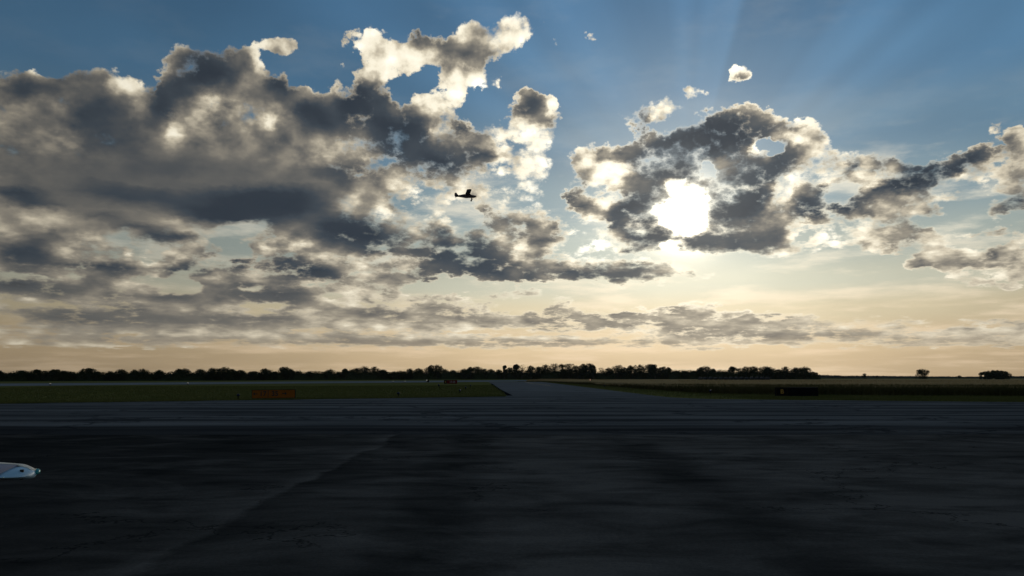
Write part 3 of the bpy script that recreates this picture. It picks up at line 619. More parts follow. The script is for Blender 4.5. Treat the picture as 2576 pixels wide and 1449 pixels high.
# ================================================================== ground, roads
def G2(px, py): 
    p = ground(px, py); return (p.x, p.y)
def sheet_big(name, half, z, mat):
    b = MB(); n = 24; vs = []; fs = []
    for j in range(n + 1):
        for i in range(n + 1):
            u = (i / n * 2 - 1); v = (j / n * 2 - 1)
            vs.append((math.copysign(abs(u) ** 2.5, u) * half, math.copysign(abs(v) ** 2.5, v) * half, z))
    for j in range(n):
        for i in range(n):
            a = j * (n + 1) + i; fs.append((a, a + 1, a + n + 2, a + n + 1))
    b.add(vs, fs); o = b.build(name, mat); o['kind'] = 'structure'; return o
gr = sheet_big('ground', 14000, 0.0, M_grass)

YB0, YB1 = 24.6, 28.4           # shoulder band, then the taxiway starts
apron = sheet('apron', [(-160, -40), (160, -40), (160, YB0 + .8), (-160, YB0 + .2)], 0.004, M_apron)
near_rag = wobble((-160, YB0 - .6), (160, YB0), 260, 0.35, 21)
far_rag = wobble((160, YB1 + .3), (-160, YB1 - 0.7), 260, 0.3, 23)
band = sheet('apron_shoulder', near_rag + far_rag, 0.008, M_band)
# taxiway: near edge, far edge follows the two grass islands, with the connector between them
left_edge = wobble(G2(-420, 1022), G2(1262, 998.2), 60, 0.35, 3)
conn_left = [G2(1277, 995.6), G2(1270, 986), G2(1256, 978), G2(1245, 971), G2(1235, 964.5), G2(1229, 961.4)]
conn_right = [G2(1362, 960.6), G2(1400, 965), G2(1450, 971.4), G2(1500, 977.6), G2(1550, 984.0), G2(1600, 990.0), G2(1650, 996.3), G2(1688, 1000.2), G2(1740, 1002.6), G2(1813, 1004.8)]
right_edge = wobble(conn_right[-1], G2(3000, 1016), 50, 0.3, 5)
taxi_poly = [(x_, y_ - .05) for x_, y_ in far_rag[::-1]] + [(160, right_edge[-1][1])] + right_edge[::-1] + conn_right[::-1][1:] + conn_left[::-1] + left_edge[::-1] + [(-160, left_edge[0][1])]
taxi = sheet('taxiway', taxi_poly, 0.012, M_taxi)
# runway beyond
rn = [G2(-1500, 984), G2(1700, 956.4)]; rf = [G2(-1500, 975.4), G2(1700, 953.6)]
runway = sheet('runway', [rn[0], rn[1], rf[1], rf[0]], 0.016, M_run)

# yellow painted centre line of the connector and a curved lead-in, worn
M_line = plain('worn_yellow_paint', (.20, .135, .03), 0.85, var=0.5, scale=1.5)
def ribbon(name, pts, w, z, mat):
    b = MB(); L_ = []
    for i, p in enumerate(pts):
        a = Vector(pts[max(i - 1, 0)]); c = Vector(pts[min(i + 1, len(pts) - 1)]); d = (c - a).normalized(); n = Vector((-d.y, d.x))
        L_.append((Vector(p) + n * w / 2, Vector(p) - n * w / 2))
    vs = []; fs = []
    for i, (a, c) in enumerate(L_):
        vs += [(a.x, a.y, z), (c.x, c.y, z)]
        if i: fs.append((2 * i - 2, 2 * i - 1, 2 * i + 1, 2 * i))
    b.add(vs, fs); o = b.build(name, mat); return o
cl = ribbon('taxiway_line', [G2(*p) for p in [(1318, 960.6), (1326, 962), (1340, 965), (1362, 967.6), (1385, 970.2)]], 0.3, 0.021, M_line)
cl['kind'] = 'structure'
M_sealer = plain('crack_sealer', (.012, .012, .013), 0.9, var=0.3, spec=0.0)
el = ribbon('pavement_edge_crack', [G2(*p) for p in [(1236, 965), (1244, 971.5), (1254, 979), (1266, 986), (1275, 991), (1283, 995.6)]], 0.5, 0.022, M_sealer); el['kind'] = 'structure'
# ================================================================== grass (uncountable)
def blades(name, polyfun, N, hmin, hmax, wid, mat, seed, zb=0.0, label=None):
    r = np.random.RandomState(seed)
    P_ = polyfun(r, N); n = len(P_)
    ang = r.rand(n) * np.pi; w = wid * (0.6 + 0.8 * r.rand(n)) * P_[:, 2]; hh = (hmin + (hmax - hmin) * r.rand(n)) * P_[:, 3]
    lean = (r.rand(n, 2) - 0.5) * hh[:, None] * 0.7
    V = np.zeros((n, 3, 3))
    V[:, 0, 0] = P_[:, 0] - np.cos(ang) * w; V[:, 0, 1] = P_[:, 1] - np.sin(ang) * w; V[:, 0, 2] = zb
    V[:, 1, 0] = P_[:, 0] + np.cos(ang) * w; V[:, 1, 1] = P_[:, 1] + np.sin(ang) * w; V[:, 1, 2] = zb
    V[:, 2, 0] = P_[:, 0] + lean[:, 0]; V[:, 2, 1] = P_[:, 1] + lean[:, 1]; V[:, 2, 2] = zb + hh
    me = bpy.data.meshes.new(name)
    me.vertices.add(n * 3); me.vertices.foreach_set('co', V.reshape(-1))
    me.loops.add(n * 3); me.loops.foreach_set('vertex_index', np.arange(n * 3, dtype=np.int32))
    me.polygons.add(n); me.polygons.foreach_set('loop_start', np.arange(0, n * 3, 3, dtype=np.int32))
    me.update(calc_edges=True); me.materials.append(mat)
    o = bpy.data.objects.new(name, me); COL.objects.link(o)
    tag(o, label=label, cat='grass', kind='stuff')
    return o
LE = np.array(left_edge + conn_left); RE = np.array(conn_right + right_edge)
def edge_y(xs, E):
    o_ = np.argsort(E[:, 0]); return np.interp(xs, E[o_, 0], E[o_, 1])
def left_pts(r, N):
    x = -85 + r.rand(N) * 90; 
    e = np.interp(x, LE[:61, 0], LE[:61, 1])
    d = (r.rand(N) ** 2.6) * 110
    y = e + 0.05 + d
    # right limit: the connector edge
    cl_ = np.array(conn_left); xr = np.interp(y, cl_[:, 1], cl_[:, 0])
    ok = (x < xr - 0.15) & (x > -0.75 * y - 4)
    k = 1 + d / 35
    return np.stack([x, y, k, np.ones(N)], 1)[ok]
blades('mown_grass', left_pts, 150000, 0.05, 0.15, 0.018, M_grass, 1, label='short mown grass between the taxiway and the runway')
FE = np.array([G2(1372, 960.3), G2(1450, 966.5), G2(1500, 969.5), G2(1600, 978), G2(1700, 985.5), G2(1760, 990), G2(1850, 993), G2(2000, 995), G2(2576, 998.5), G2(3000, 1000)])
def right_pts(r, N):
    x = 2 + r.rand(N) * 75
    e = edge_y(x, RE); y1 = edge_y(x, FE)
    f = r.rand(N); y = e + 0.05 + f * (y1 - e + 2.0)
    ok = (x < 0.78 * y + 4) & (y1 > e)
    k = 1 + (y - 50) / 40 * 0.6
    return np.stack([x, y, np.maximum(k, .8), np.ones(N)], 1)[ok]
blades('mown_verge', right_pts, 90000, 0.06, 0.17, 0.018, M_grass, 2, label='narrow strip of mown grass along the right taxiway edge')
# tall weeds: a dark belt, and the dry brown field behind
def weed_pts(r, N):
    x = 6 + r.rand(N) * 78
    y1 = edge_y(x, FE)
    d = r.rand(N) ** 1.5 * 26
    y = y1 + d
    ok = (x < 0.78 * y + 4)
    g_ = np.clip((x - 10) / 10, 0.25, 1)
    return np.stack([x, y, 1 + d / 20, g_ * (0.8 + 0.4 * r.rand(N))], 1)[ok]
blades('tall_weeds', weed_pts, 140000, 0.60, 0.95, 0.035, M_weed, 3, label='dark tall weeds behind the dark sign with the letter B')
def field_surface():
    b = MB(); nx, ny = 110, 60; vs = []; fs = []
    for j in range(ny + 1):
        t = (j / ny) ** 2.2
        for i in range(nx + 1):
            u = i / nx
            x0 = 8 + u * 90
            y0 = float(edge_y(np.array([x0]), FE)[0]) + 9
            y = y0 + t * (640 - y0 + u * 260)
            x = x0 + t * (u * 700 + 20 - u * 60) + (1 - u) * t * 55
            hgt = 0.74 + 0.10 * mnoise.noise(Vector((x * 0.07, y * 0.05, 1.0))) + 0.10 * mnoise.noise(Vector((x * 0.6, y * 0.3, 4.0)))
            hgt *= min(1.0, 0.25 + u * 8 + t * 2) * (1 - 0.65 * min(1, t * 1.5))
            if j == 0: hgt *= 0.4
            vs.append((x, y, max(0.03, hgt)))
    for j in range(ny):
        for i in range(nx):
            a = j * (nx + 1) + i; fs.append((a, a + 1, a + nx + 2, a + nx + 1))
    b.add(vs, fs); o = b.build('dry_grass_field', M_field, smooth=True); tag(o, 'field of dry brown uncut grass right of the taxiway', 'field', kind='stuff'); return o
field_surface()
def fieldblade_pts(r, N):
    x0 = 6 + r.rand(N) * 90; y0 = edge_y(x0, FE) + 6
    t = r.rand(N) ** 2.2; y = y0 + t * 240; x = x0 + t * x0 * 2.4
    ok = (x < 0.75 * y + 4)
    return np.stack([x, y, 1 + t * 5, 0.7 + 0.5 * r.rand(N)], 1)[ok]
blades('dry_grass', fieldblade_pts, 90000, 0.55, 0.95, 0.03, M_field, 4, label='dry seed heads standing above the brown field')

# ================================================================== trees
M_leaf = grass_mat('dark_foliage', (.020, .030, .010), (.040, .048, .018), 0.8)
M_bark = plain('bark', (.045, .034, .025), 0.95, var=0.3)
def leaf_quads(C, S, r):
    n = len(C); a = r.normal(size=(n, 3)); a /= np.linalg.norm(a, axis=1)[:, None]
    b = np.cross(a, r.normal(size=(n, 3))); b /= np.linalg.norm(b, axis=1)[:, None]
    S = S[:, None]
    V = np.stack([C - a * S, C + b * S * 0.7, C + a * S, C - b * S * 0.7], 1)
    return V.reshape(-1, 3)
def quad_obj(name, V, mat, parent=None):
    n = len(V) // 4; me = bpy.data.meshes.new(name)
    me.vertices.add(n * 4); me.vertices.foreach_set('co', V.reshape(-1)); me.loops.add(n * 4)
    me.loops.foreach_set('vertex_index', np.arange(n * 4, dtype=np.int32)); me.polygons.add(n)
    me.polygons.foreach_set('loop_start', np.arange(0, n * 4, 4, dtype=np.int32))
    me.update(calc_edges=True); me.materials.append(mat)
    o = bpy.data.objects.new(name, me); COL.objects.link(o)
    if parent: o.parent = parent
    return o
def tree(name, px, top, Y, wpx, dens=1.0, seed=0, sparse=False, low=0.28, label='', cat='tree', group=None, base=0.0):
    r = np.random.RandomState(seed + 17)
    base_p = at_depth(px, 950, Y); H = at_depth(px, top, Y).z - base
    Wd = wpx / F_PX * Y
    t = empty(name, (base_p.x, Y, base)); tag(t, label, cat, group)
    # trunk with limbs
    b = MB(); tr = 0.028 * H
    lean = (r.rand() - .5) * 0.06 * H
    b.tube([(0, 0, -0.2), (lean * .3, 0, H * .25), (lean, 0, H * .5), (lean * 1.3, 0, H * .8)], [tr * 1.25, tr, tr * .7, tr * .2], 6)
    nl = 9 if sparse else 6
    tips = []
    for k in range(nl):
        a = r.rand() * 6.28; z0 = H * (0.18 + 0.4 * r.rand()); rr = min(Wd, 1.5 * H) * (0.18 + 0.20 * r.rand()); z1 = z0 + H * (0.2 + 0.25 * r.rand())
        e = (lean + math.cos(a) * rr, math.sin(a) * rr, min(z1, H * .93)); mid = (lean * .7 + math.cos(a) * rr * .5, math.sin(a) * rr * .5, (z0 + e[2]) / 2 + H * .03)
        b.tube([(lean * .5, 0, z0), mid, e], [tr * .5, tr * .34, tr * .1], 5); tips.append(e)
        if sparse:
            for q in range(5):
                e2 = (e[0] + (r.rand() - .5) * Wd * .35, e[1] + (r.rand() - .5) * Wd * .3, min(e[2] + (r.rand() * .9 - .2) * H * .22, H))
                b.tube([mid if q % 2 else e, e2], [tr * .16, tr * .05], 4)
    b.build('trunk', M_bark, t)
    # crown: lobes hung about the limbs, leaves on and in them
    nlobe = int(7 + 7 * r.rand() + Wd / H * (6 if Wd < 1.6 * H else 20)); L_ = []
    for k in range(nlobe):
        th = r.rand() * 6.28; f = r.rand() ** .6; zf = low + (0.90 - low) * r.rand()
        prof = math.sin(math.pi * min(1, max(0.12, (zf - low * .6) / (1.12 - low * .6)))) ** .6
        if low < 0.13: prof = max(prof, 1.0 - 0.25 * zf)
        rr = (0.36 if Wd < 1.6 * H else .44) * Wd * prof * f
        L_.append((math.cos(th) * rr + lean, math.sin(th) * rr * .8, zf * H, (0.17 + 0.12 * r.rand()) * min(H, Wd) * 1.1))
    dome = lambda a_: math.sqrt(max(0.04, 1 - ((a_ - lean) / (.56 * Wd)) ** 2))
    ks = 1.0 if Wd < 1.6 * H else .55
    L_ = [(a_, b_, min(c_, (H - .9 * d_ * ks) * dome(a_)), d_ * ks) for a_, b_, c_, d_ in L_]
    for q in range(3):
        d_ = (.10 + .05 * r.rand()) * min(H, Wd); L_.append((lean + (r.rand() - .5) * Wd * (.1 + .2 * q), 0, (H - d_ * 1.05) * (1 - .04 * q), d_))
    if low < 0.05:
        for q in range(16):
            a_ = lean + (q / 15 - .5) * .8 * Wd; L_.append((a_, (r.rand() - .5) * .3 * Wd, H * dome(a_) * (.35 + .3 * r.rand()), .30 * H * dome(a_) * (.8 + .4 * r.rand())))
    for e in tips[:4]: L_.append((e[0], e[1], min(e[2], .85 * H * dome(e[0])), (0.08 + 0.07 * r.rand()) * min(H, Wd)))
    tot = int((260 if sparse else 2700) * dens * max(1, Wd / H))
    L_ = np.array(L_); wts = L_[:, 3] ** 2; wts /= wts.sum()
    idx = r.choice(len(L_), tot, p=wts)
    d = r.normal(size=(tot, 3)); d /= np.linalg.norm(d, axis=1)[:, None]
    rad = L_[idx, 3] * (0.45 + 0.7 * r.rand(tot) ** .7)
    C = L_[idx, :3] + d * rad[:, None] * np.array([1.15, 1, .9])
    # keep inside the height and above the lowest branches
    zc = .42 * H; ex = np.abs((C[:, 0] - lean) / (.53 * Wd)) ** 2.2 + np.where(C[:, 2] > zc, (C[:, 2] - zc) / (H - zc), 0) ** 2.2
    if Wd > 1.6 * H: ex = np.maximum(ex, (np.abs((C[:, 0] - lean) / (.52 * Wd)) ** 2 + (C[:, 2] / H) ** 2) ** 1.5)
    C = C[ex < 1.0 + 0.12 * r.rand(len(C))]
    C = C[C[:, 2] > H * low * .5]
    s = 0.022 * H * (0.6 + 0.9 * r.rand(len(C))) + 0.05
    quad_obj('crown', leaf_quads(C, s, r), M_leaf, t)
    return t
def line_depth(x): return float(np.interp(x, [-300, 0, 600, 1100, 1300, 1800, 2060], [300, 340, 440, 640, 740, 640, 590]))
ST = [  # strip number, [(x, top, width)] as read off four strips of the horizon; negative width: thin, half bare
 (0, [(5,205,60),(95,232,70),(210,203,130),(300,210,90),(390,194,170),(540,190,170),(640,205,90),(700,212,110),(760,235,60),(895,180,170),(980,215,80),(1100,210,90),(1235,190,130),(1345,193,80),(1430,188,130),(1590,199,110),(1690,240,70),(1790,185,90),(1860,182,110),(2015,188,100),(2130,178,110),(2250,168,150),(2330,185,80),(2410,200,110),(2550,210,90)]),
 (1, [(90,185,140),(190,215,70),(285,168,140),(350,190,80),(430,202,100),(535,213,80),(605,205,-70),(690,215,70),(740,190,100),(830,220,70),(895,186,60),(950,195,70),(1010,178,110),(1095,162,120),(1190,165,100),(1290,195,110),(1380,213,90),(1455,205,90),(1545,185,80),(1640,180,80),(1710,175,-60),(1760,150,80),(1825,147,110),(1900,190,90),(1985,200,80),(2100,188,100),(2165,170,80),(2225,166,120),(2300,185,80),(2360,188,80),(2440,195,70),(2500,152,50),(2560,175,80)]),
 (2, [(40,143,70),(100,142,-80),(190,152,100),(275,163,90),(340,143,90),(430,134,120),(510,135,90),(575,130,120),(650,150,90),(720,135,90),(780,132,110),(820,150,60),(900,175,-70),(970,174,80),(1065,148,120),(1130,170,60),(1195,154,80),(1245,150,-60),(1300,141,100),(1385,137,110),(1440,142,100),(1530,160,80),(1570,170,60),(1650,205,90),(1740,208,90),(1830,205,90),(1900,170,80),(1945,160,110),(2020,185,60),(2090,192,-60),(2150,215,70),(2225,165,80),(2290,178,90),(2350,166,120),(2430,162,120),(2540,160,110)]),
 (3, [(20,165,120),(100,188,90),(180,165,90),(280,172,120),(370,166,130),(450,218,110)]),
]
MARK = [(-60, 'the left edge of the photo', 'r'), (688, 'the orange arrow sign', 'b'), (1133, 'the far red sign', 'b'), (1330, 'the mouth of the taxiway turn-off', 'b'), (1845, 'the row of round bales', 'b'), (2003, 'the dark sign with the letter B', 'b')]
ORD = ['first', 'second', 'third', 'fourth', 'fifth', 'sixth', 'seventh', 'eighth', 'ninth', 'tenth', 'eleventh', 'twelfth', 'thirteenth', 'fourteenth', 'fifteenth', 'sixteenth']
TR = []
for si, lst in ST:
    for (x, ty, w) in lst: TR.append((si * 644 + x / 4, 880.6 + ty / 4, w / 4))
TR.sort()
counts = {}
labels = []
for i, (x, ty, w) in enumerate(TR):
    j = max(range(len(MARK)), key=lambda q: (-abs(MARK[q][0] - x)))
    side = 'right' if x > MARK[j][0] else 'left'
    labels.append((j, side))
for i, (x, ty, w) in enumerate(TR):
    j, side = labels[i]
    same = [k for k in range(len(TR)) if labels[k] == (j, side)]
    if side == 'left': same = same[::-1]
    o_ = ORD[same.index(i)] if same.index(i) < len(ORD) else 'last'
    h_ = 24 if x < 700 else 30
    look = 'half bare thin' if w < 0 else ('tall dark' if ty < 921 else ('low broad' if abs(w) > 30 else ('broad round' if abs(w) > 24 else ('low' if ty > 930 else 'dark leafy'))))
    if j == 0: lab = '%s tree, %s from the left edge in the tree line' % (look, o_)
    else: lab = '%s far tree, %s %s of %s' % (look, o_, side, MARK[j][1])
    Y = line_depth(x) + rnd.uniform(-9, 9)
    tree('tree', x, ty, Y, abs(w) * 1.2, 1.0, i * 7 + 3, sparse=w < 0, low=0.15, label=lab, group='trees of the far tree line')
# undergrowth that closes the foot of the tree line
def undergrowth():
    r = np.random.RandomState(5); Cs = []; Ss = []
    core = MB(); prev = None; vs = []; fs = []
    xs = np.arange(-140, 2064, 4.0)
    for k, x in enumerate(xs):
        Y = line_depth(x); ft = float(np.interp(x, [0, 600, 1288, 2060], [938.5, 936.5, 933.5, 934.5]))
        ft += 3.0 * mnoise.noise(Vector((x * 0.035, 0, 0))) + 2.0 * mnoise.noise(Vector((x * 0.12, 3, 0)))
        if 1655 < x < 1740 or 1795 < x < 1835: ft = min(ft, 932 + 2 * mnoise.noise(Vector((x * .1, 9, 0))))
        if x > 2035: ft += (x - 2035) * 0.45
        p = at_depth(x, ft, Y); H = max(1.0, p.z)
        n = 110
        c = np.stack([p.x + (r.rand(n) - .5) * 5 / F_PX * Y, Y + (r.rand(n) - .5) * 10, H * (r.rand(n) ** .55) * (0.9 + .2 * r.rand(n))], 1)
        Cs.append(c); Ss.append(np.full(n, 0.028 * H + .12) * (0.6 + .8 * r.rand(n)))
        vs += [(p.x, Y - 4, 0), (p.x, Y - 2, H * .6), (p.x, Y, H * .82), (p.x, Y + 3, H * .5), (p.x, Y + 4, 0)]
        if k:
            a = (k - 1) * 5
            for q in range(4): fs.append((a + q, a + q + 1, a + q + 6, a + q + 5))
    C = np.concatenate(Cs); S = np.concatenate(Ss)
    V = leaf_quads(C, S, r); n4 = len(V)
    F = [(i, i + 1, i + 2, i + 3) for i in range(0, n4, 4)]
    b = MB(); b.v = [tuple(v) for v in V] ; b.f = F; b.add(vs, fs)
    o = b.build('undergrowth', M_leaf)
    tag(o, 'dense dark undergrowth closing the foot of the far tree line', 'bushes', kind='stuff')
undergrowth()
# woods far off, low on the horizon
M_far = grass_mat('distant_foliage', (.030, .036, .022), (.045, .048, .030), 0.02)
def distant():
    r = np.random.RandomState(9); vs = []; fs = []; Cs = []; Ss = []; k = 0
    for x in np.arange(1990, 2900, 3.0):
        Y = 1900 + 250 * mnoise.noise(Vector((x * .01, 0, 5)))
        t_ = float(np.interp(x, [1990, 2050, 2120, 2200, 2300, 2450, 2576, 2900], [942.4, 942.6, 945.4, 945.6, 946.8, 947.8, 946.2, 946.4]))
        t_ += 1.3 * mnoise.noise(Vector((x * 0.06, 7, 0))) + 0.9 * mnoise.noise(Vector((x * .2, 2, 0)))
        p = at_depth(x, t_, Y); H = max(2.0, p.z)
        vs += [(p.x, Y - 20, -1), (p.x, Y - 8, H * .7), (p.x, Y, H * .92), (p.x, Y + 20, H * .5)]
        if k:
            a = (k - 1) * 4
            for q in range(3): fs.append((a + q, a + q + 1, a + q + 5, a + q + 4))
        k += 1
        n = 26
        Cs.append(np.stack([p.x + (r.rand(n) - .5) * 4 / F_PX * Y, Y + (r.rand(n) - .5) * 16, H * (.6 + .45 * r.rand(n))], 1)); Ss.append(0.5 + .6 * r.rand(n))
    V = leaf_quads(np.concatenate(Cs), np.concatenate(Ss), r)
    b = MB(); b.v = [tuple(v) for v in V]; b.f = [(i, i + 1, i + 2, i + 3) for i in range(0, len(V), 4)]; b.add(vs, fs)
    o = b.build('distant_woods', M_far); tag(o, 'far low woods on the horizon at the right', 'woods', kind='stuff')
distant()
tree('tree', 2320, 927.6, 620, 44, 0.8, 901, low=0.12, label='lone round tree with open branches on the right horizon', group=None)
tree('bush', 2510, 930.5, 600, 68, 2.6, 903, low=0.02, label='big dark dome-shaped bush at the far right of the horizon', cat='bush')
tree('bush', 2480, 934.0, 604, 38, 1.1, 905, low=0.06, label='lighter loose bush leaning on the left of the big dark bush', cat='bush')
tree('tree', 2175.5, 939.0, 900, 13, 0.8, 907, low=0.12, label='small tree poking above the distant woods, left of the lone tree')
tree('tree', 2414, 944.4, 1300, 10, 0.7, 909, low=0.2, label='tiny far tree between the lone tree and the big bush')
tree('tree', 2206, 944.6, 1300, 12, 0.7, 911, low=0.2, label='tiny flat-topped far tree left of the lone tree')

# ================================================================== signs and lights
M_orange = plain('orange_sign_face', (.30, .085, .008), 0.8, var=0.10, scale=2, spec=0.1)
M_black = plain('black_sign_face', (.005, .005, .006), 0.8, var=0.2, spec=0.05)
M_bord = plain('faded_yellow_border', (.07, .045, .012), 0.8, spec=0.1)
M_red = plain('red_sign_face', (.13, .007, .007), 0.8, var=0.12, spec=0.1)
M_yel = plain('yellow_letter', (.42, .21, .02), 0.7)
M_white = plain('white_letter', (.32, .28, .28), 0.8)
M_ink = plain('black_letter', (.006, .005, .005), 0.55)
M_alu = plain('aluminium_highlight', (.08, .08, .08), 0.8, spec=0.1)
M_dkmetal = plain('dark_metal', (.02, .02, .021), 0.9, spec=0.0)
def text_part(name, s, size, loc, mat, parent, squash=1.0, bold=0.012):
    cu = bpy.data.curves.new(name, 'FONT'); cu.body = s; cu.size = size; cu.extrude = 0.003; cu.offset = bold; cu.align_x = 'CENTER'; cu.align_y = 'CENTER'
    o = bpy.data.objects.new(name, cu); COL.objects.link(o)
    bpy.context.view_layer.update()
    me = bpy.data.meshes.new_from_object(o.evaluated_get(bpy.context.evaluated_depsgraph_get()))
    bpy.data.objects.remove(o); me.materials.clear(); me.materials.append(mat); me.name = name
    p = bpy.data.objects.new(name, me); COL.objects.link(p); p.parent = parent
    p.location = loc; p.rotation_euler = (math.pi / 2, 0, 0); p.scale = (squash, 1, 1)
    return p
def arrow(d, cx, cz, s, mat, parent, y):
    b = MB(); t = 0.10 * s
    pts = [(-.5, t), (.10, t), (.10, .40), (.5, 0), (.10, -.40), (.10, -t), (-.5, -t)]
    pts = [(px * s * d + cx, pz * s if abs(pz) > .2 else pz) for px, pz in pts]
    n = len(pts); fr = [(a, y - .003, cz + c) for a, c in pts]; bk = [(a, y + .003, cz + c) for a, c in pts]
    b.add(fr + bk, [tuple(range(n)), tuple(reversed(range(n, 2 * n)))] + [(i, (i + 1) % n, n + (i + 1) % n, n + i) for i in range(n)])
    return b.build('arrow', mat, parent)
def sign_base(px0, px1, py_bot, h_m, mat, label, group=None, legs=4, gap=0.10):
    c = ground((px0 + px1) / 2, py_bot + 1.0)
    w = (px1 - px0) / F_PX * c.y
    rz = math.atan2(-c.x, c.y) * 0.5
    t = empty('airfield_sign', (c.x, c.y, 0), rz); tag(t, label, 'airfield sign', group)
    b = MB(); b.box((0, 0, gap + h_m / 2), (w - .06, .22, h_m - .06)); b.build('sign_panel', mat, t)
    f = MB()
    for sx_ in (-1, 1): f.box((sx_ * (w / 2 - .015), 0, gap + h_m / 2), (.03, .26, h_m))
    for sz_ in (0, 1): f.box((0, 0, gap + sz_ * h_m + (.015 if not sz_ else -.015)), (w - .06, .26, .03))
    f.build('frame', M_dkmetal, t)
    for k in range(legs):
        g_ = MB(); x = -w / 2 + w * (k + .5) / legs
        g_.tube([(x, 0, 0), (x, 0, gap + .02)], [.03, .03], 8); g_.lathe([(.09, 0), (.09, .02), (.04, .03)], (x, 0, 0), 10)
        g_.build('leg', M_dkmetal, t)
    return t, w
YF = -0.116
s1, w1_ = sign_base(636, 741, 1004, 0.66, M_orange, 'orange sign with black arrows reading 17 and 35 on the left grass')
zc = 0.10 + 0.35
arrow(-1, -w1_ * .42, zc, .34, M_ink, s1, YF); text_part('lettering', '17', .52, (-w1_ * .245, YF, zc - .01), M_ink, s1)
bb = MB(); bb.box((-w1_ * .125, YF, zc), (.05, .006, .54)); bb.build('divider', M_ink, s1)
text_part('lettering', '35', .52, (w1_ * .03, YF, zc - .01), M_ink, s1); arrow(1, w1_ * .25, zc, .36, M_ink, s1, YF)
s1.rotation_euler.y = math.radians(-0.7)
s2, w2_ = sign_base(1953, 2055, 998, 0.74, M_black, 'long black sign with one yellow letter B on the right grass')
zc = 0.10 + 0.37
text_part('lettering', 'B', .52, (-w2_ * .34, YF, zc - .01), M_yel, s2)
bo = MB(); bx0, bx1 = -w2_ * .475, -w2_ * .22
for z_ in (-.31, .31): bo.box(((bx0 + bx1) / 2, YF, zc + z_), (bx1 - bx0, .006, .022))
for x_ in (bx0, bx1): bo.box((x_, YF - .0005, zc), (.022, .006, .60))
bo.build('border', M_bord, s2)
tp = MB(); tp.box((w2_ * .12, 0, 0.10 + 0.742), (w2_ * .72, .24, .012)); tp.build('top_highlight', M_alu, s2)  # paler grey strip: highlight on the top edge put in as colour
s3, w3_ = sign_base(1117, 1150, 965.2, 0.92, M_red, 'distant red sign reading B 17-35 beside the turn-off mouth')
lp = MB(); lp.box((-w3_ * .385, YF + .002, 0.10 + .46), (w3_ * .20, .006, .84)); lp.build('location_panel', M_black, s3)
text_part('lettering', 'B', .55, (-w3_ * .385, YF - .004, .55), M_yel, s3)
text_part('lettering', '17-35', .66, (w3_ * .14, YF, .55), M_white, s3)

M_blue = plain('blue_glass', (.01, .02, .07), 0.4, spec=0.2)
M_lamp = plain('lamp_glass', (.85, .8, .7), 0.2, emit=((1.0, .82, .62), 0.12))
M_lampr = plain('reddish_lamp_glass', (.8, .35, .2), 0.2, emit=((1.0, .50, .34), 0.45))
def light_fixture(px, py, kind, h, label, group, lean=0.0, s=1.0):
    c = ground(px, py)
    t = empty('taxiway_light' if kind == 'blue' else 'runway_light', (c.x, c.y, 0), 0, rot=(0, lean, 0))
    tag(t, label, 'taxiway light' if kind == 'blue' else 'runway light', group)
    b = MB(); b.lathe([(.14 * s, 0), (.14 * s, .03), (.05 * s, .06)], n=12); b.build('base_plate', M_dkmetal, t)
    b = MB(); b.tube([(0, 0, .03), (0, 0, h * .62)], [.03 * s, .03 * s], 8); b.build('stem', M_dkmetal, t)
    b = MB(); b.lathe([(.06 * s, h * .55), (.10 * s, h * .62), (.10 * s, h * .72)], n=12); b.build('lamp_housing', M_dkmetal, t)
    b = MB(); b.lathe([(.085 * s, h * .72), (.09 * s, h * .86), (.06 * s, h * .96), (.01, h)], n=12)
    b.build('lens', M_blue if kind == 'blue' else (M_lampr if kind == 'red' else M_lamp), t, smooth=True)
    return t
GB = 'blue taxiway edge lights in the grass'
for px, py, h, ln, lab in [
    (599, 1004.5, .42, 0, 'small dark taxiway light just left of the orange arrow sign'),
    (1002, 998.5, .42, 0, 'small dark taxiway light halfway between the orange sign and the turn-off'),
    (1157, 989.5, .42, 0, 'small dark taxiway light in the grass below the distant red sign'),
    (1107, 978.0, .75, -.35, 'tall leaning marker light below and left of the distant red sign'),
    (1171.5, 980.5, .42, 0, 'tiny dark taxiway light right of the leaning marker light'),
    (1184, 974.0, .42, 0, 'farthest tiny dark taxiway light on the left grass near its corner'),
    (1520.5, 974.5, .42, 0, 'farthest dark taxiway light on the right verge'),
    (1670.5, 982.5, .45, 0, 'middle dark taxiway light on the right verge'),
    (1787, 992.0, .45, 0, 'nearest dark taxiway light on the right verge, left of the B sign')]:
    light_fixture(px, py, 'blue', h, lab, GB, ln, 1.3)
GW = 'white lamps along the runway edge'
for px, py, lab in [(126, 970.6, 'pale runway lamp nearest the left edge of the photo'), (472, 968.6, 'pale runway lamp left of and beyond the orange sign'), (989, 963.2, 'left one of two close pale runway lamps beyond the grass'), (1019, 962.6, 'right one of two close pale runway lamps beyond the grass'), (1444, 959.6, 'pale runway lamp beyond the turn-off, left of the pinkish lamp')]:
    light_fixture(px, py, 'white', .55, lab, GW, 0, 1.8)
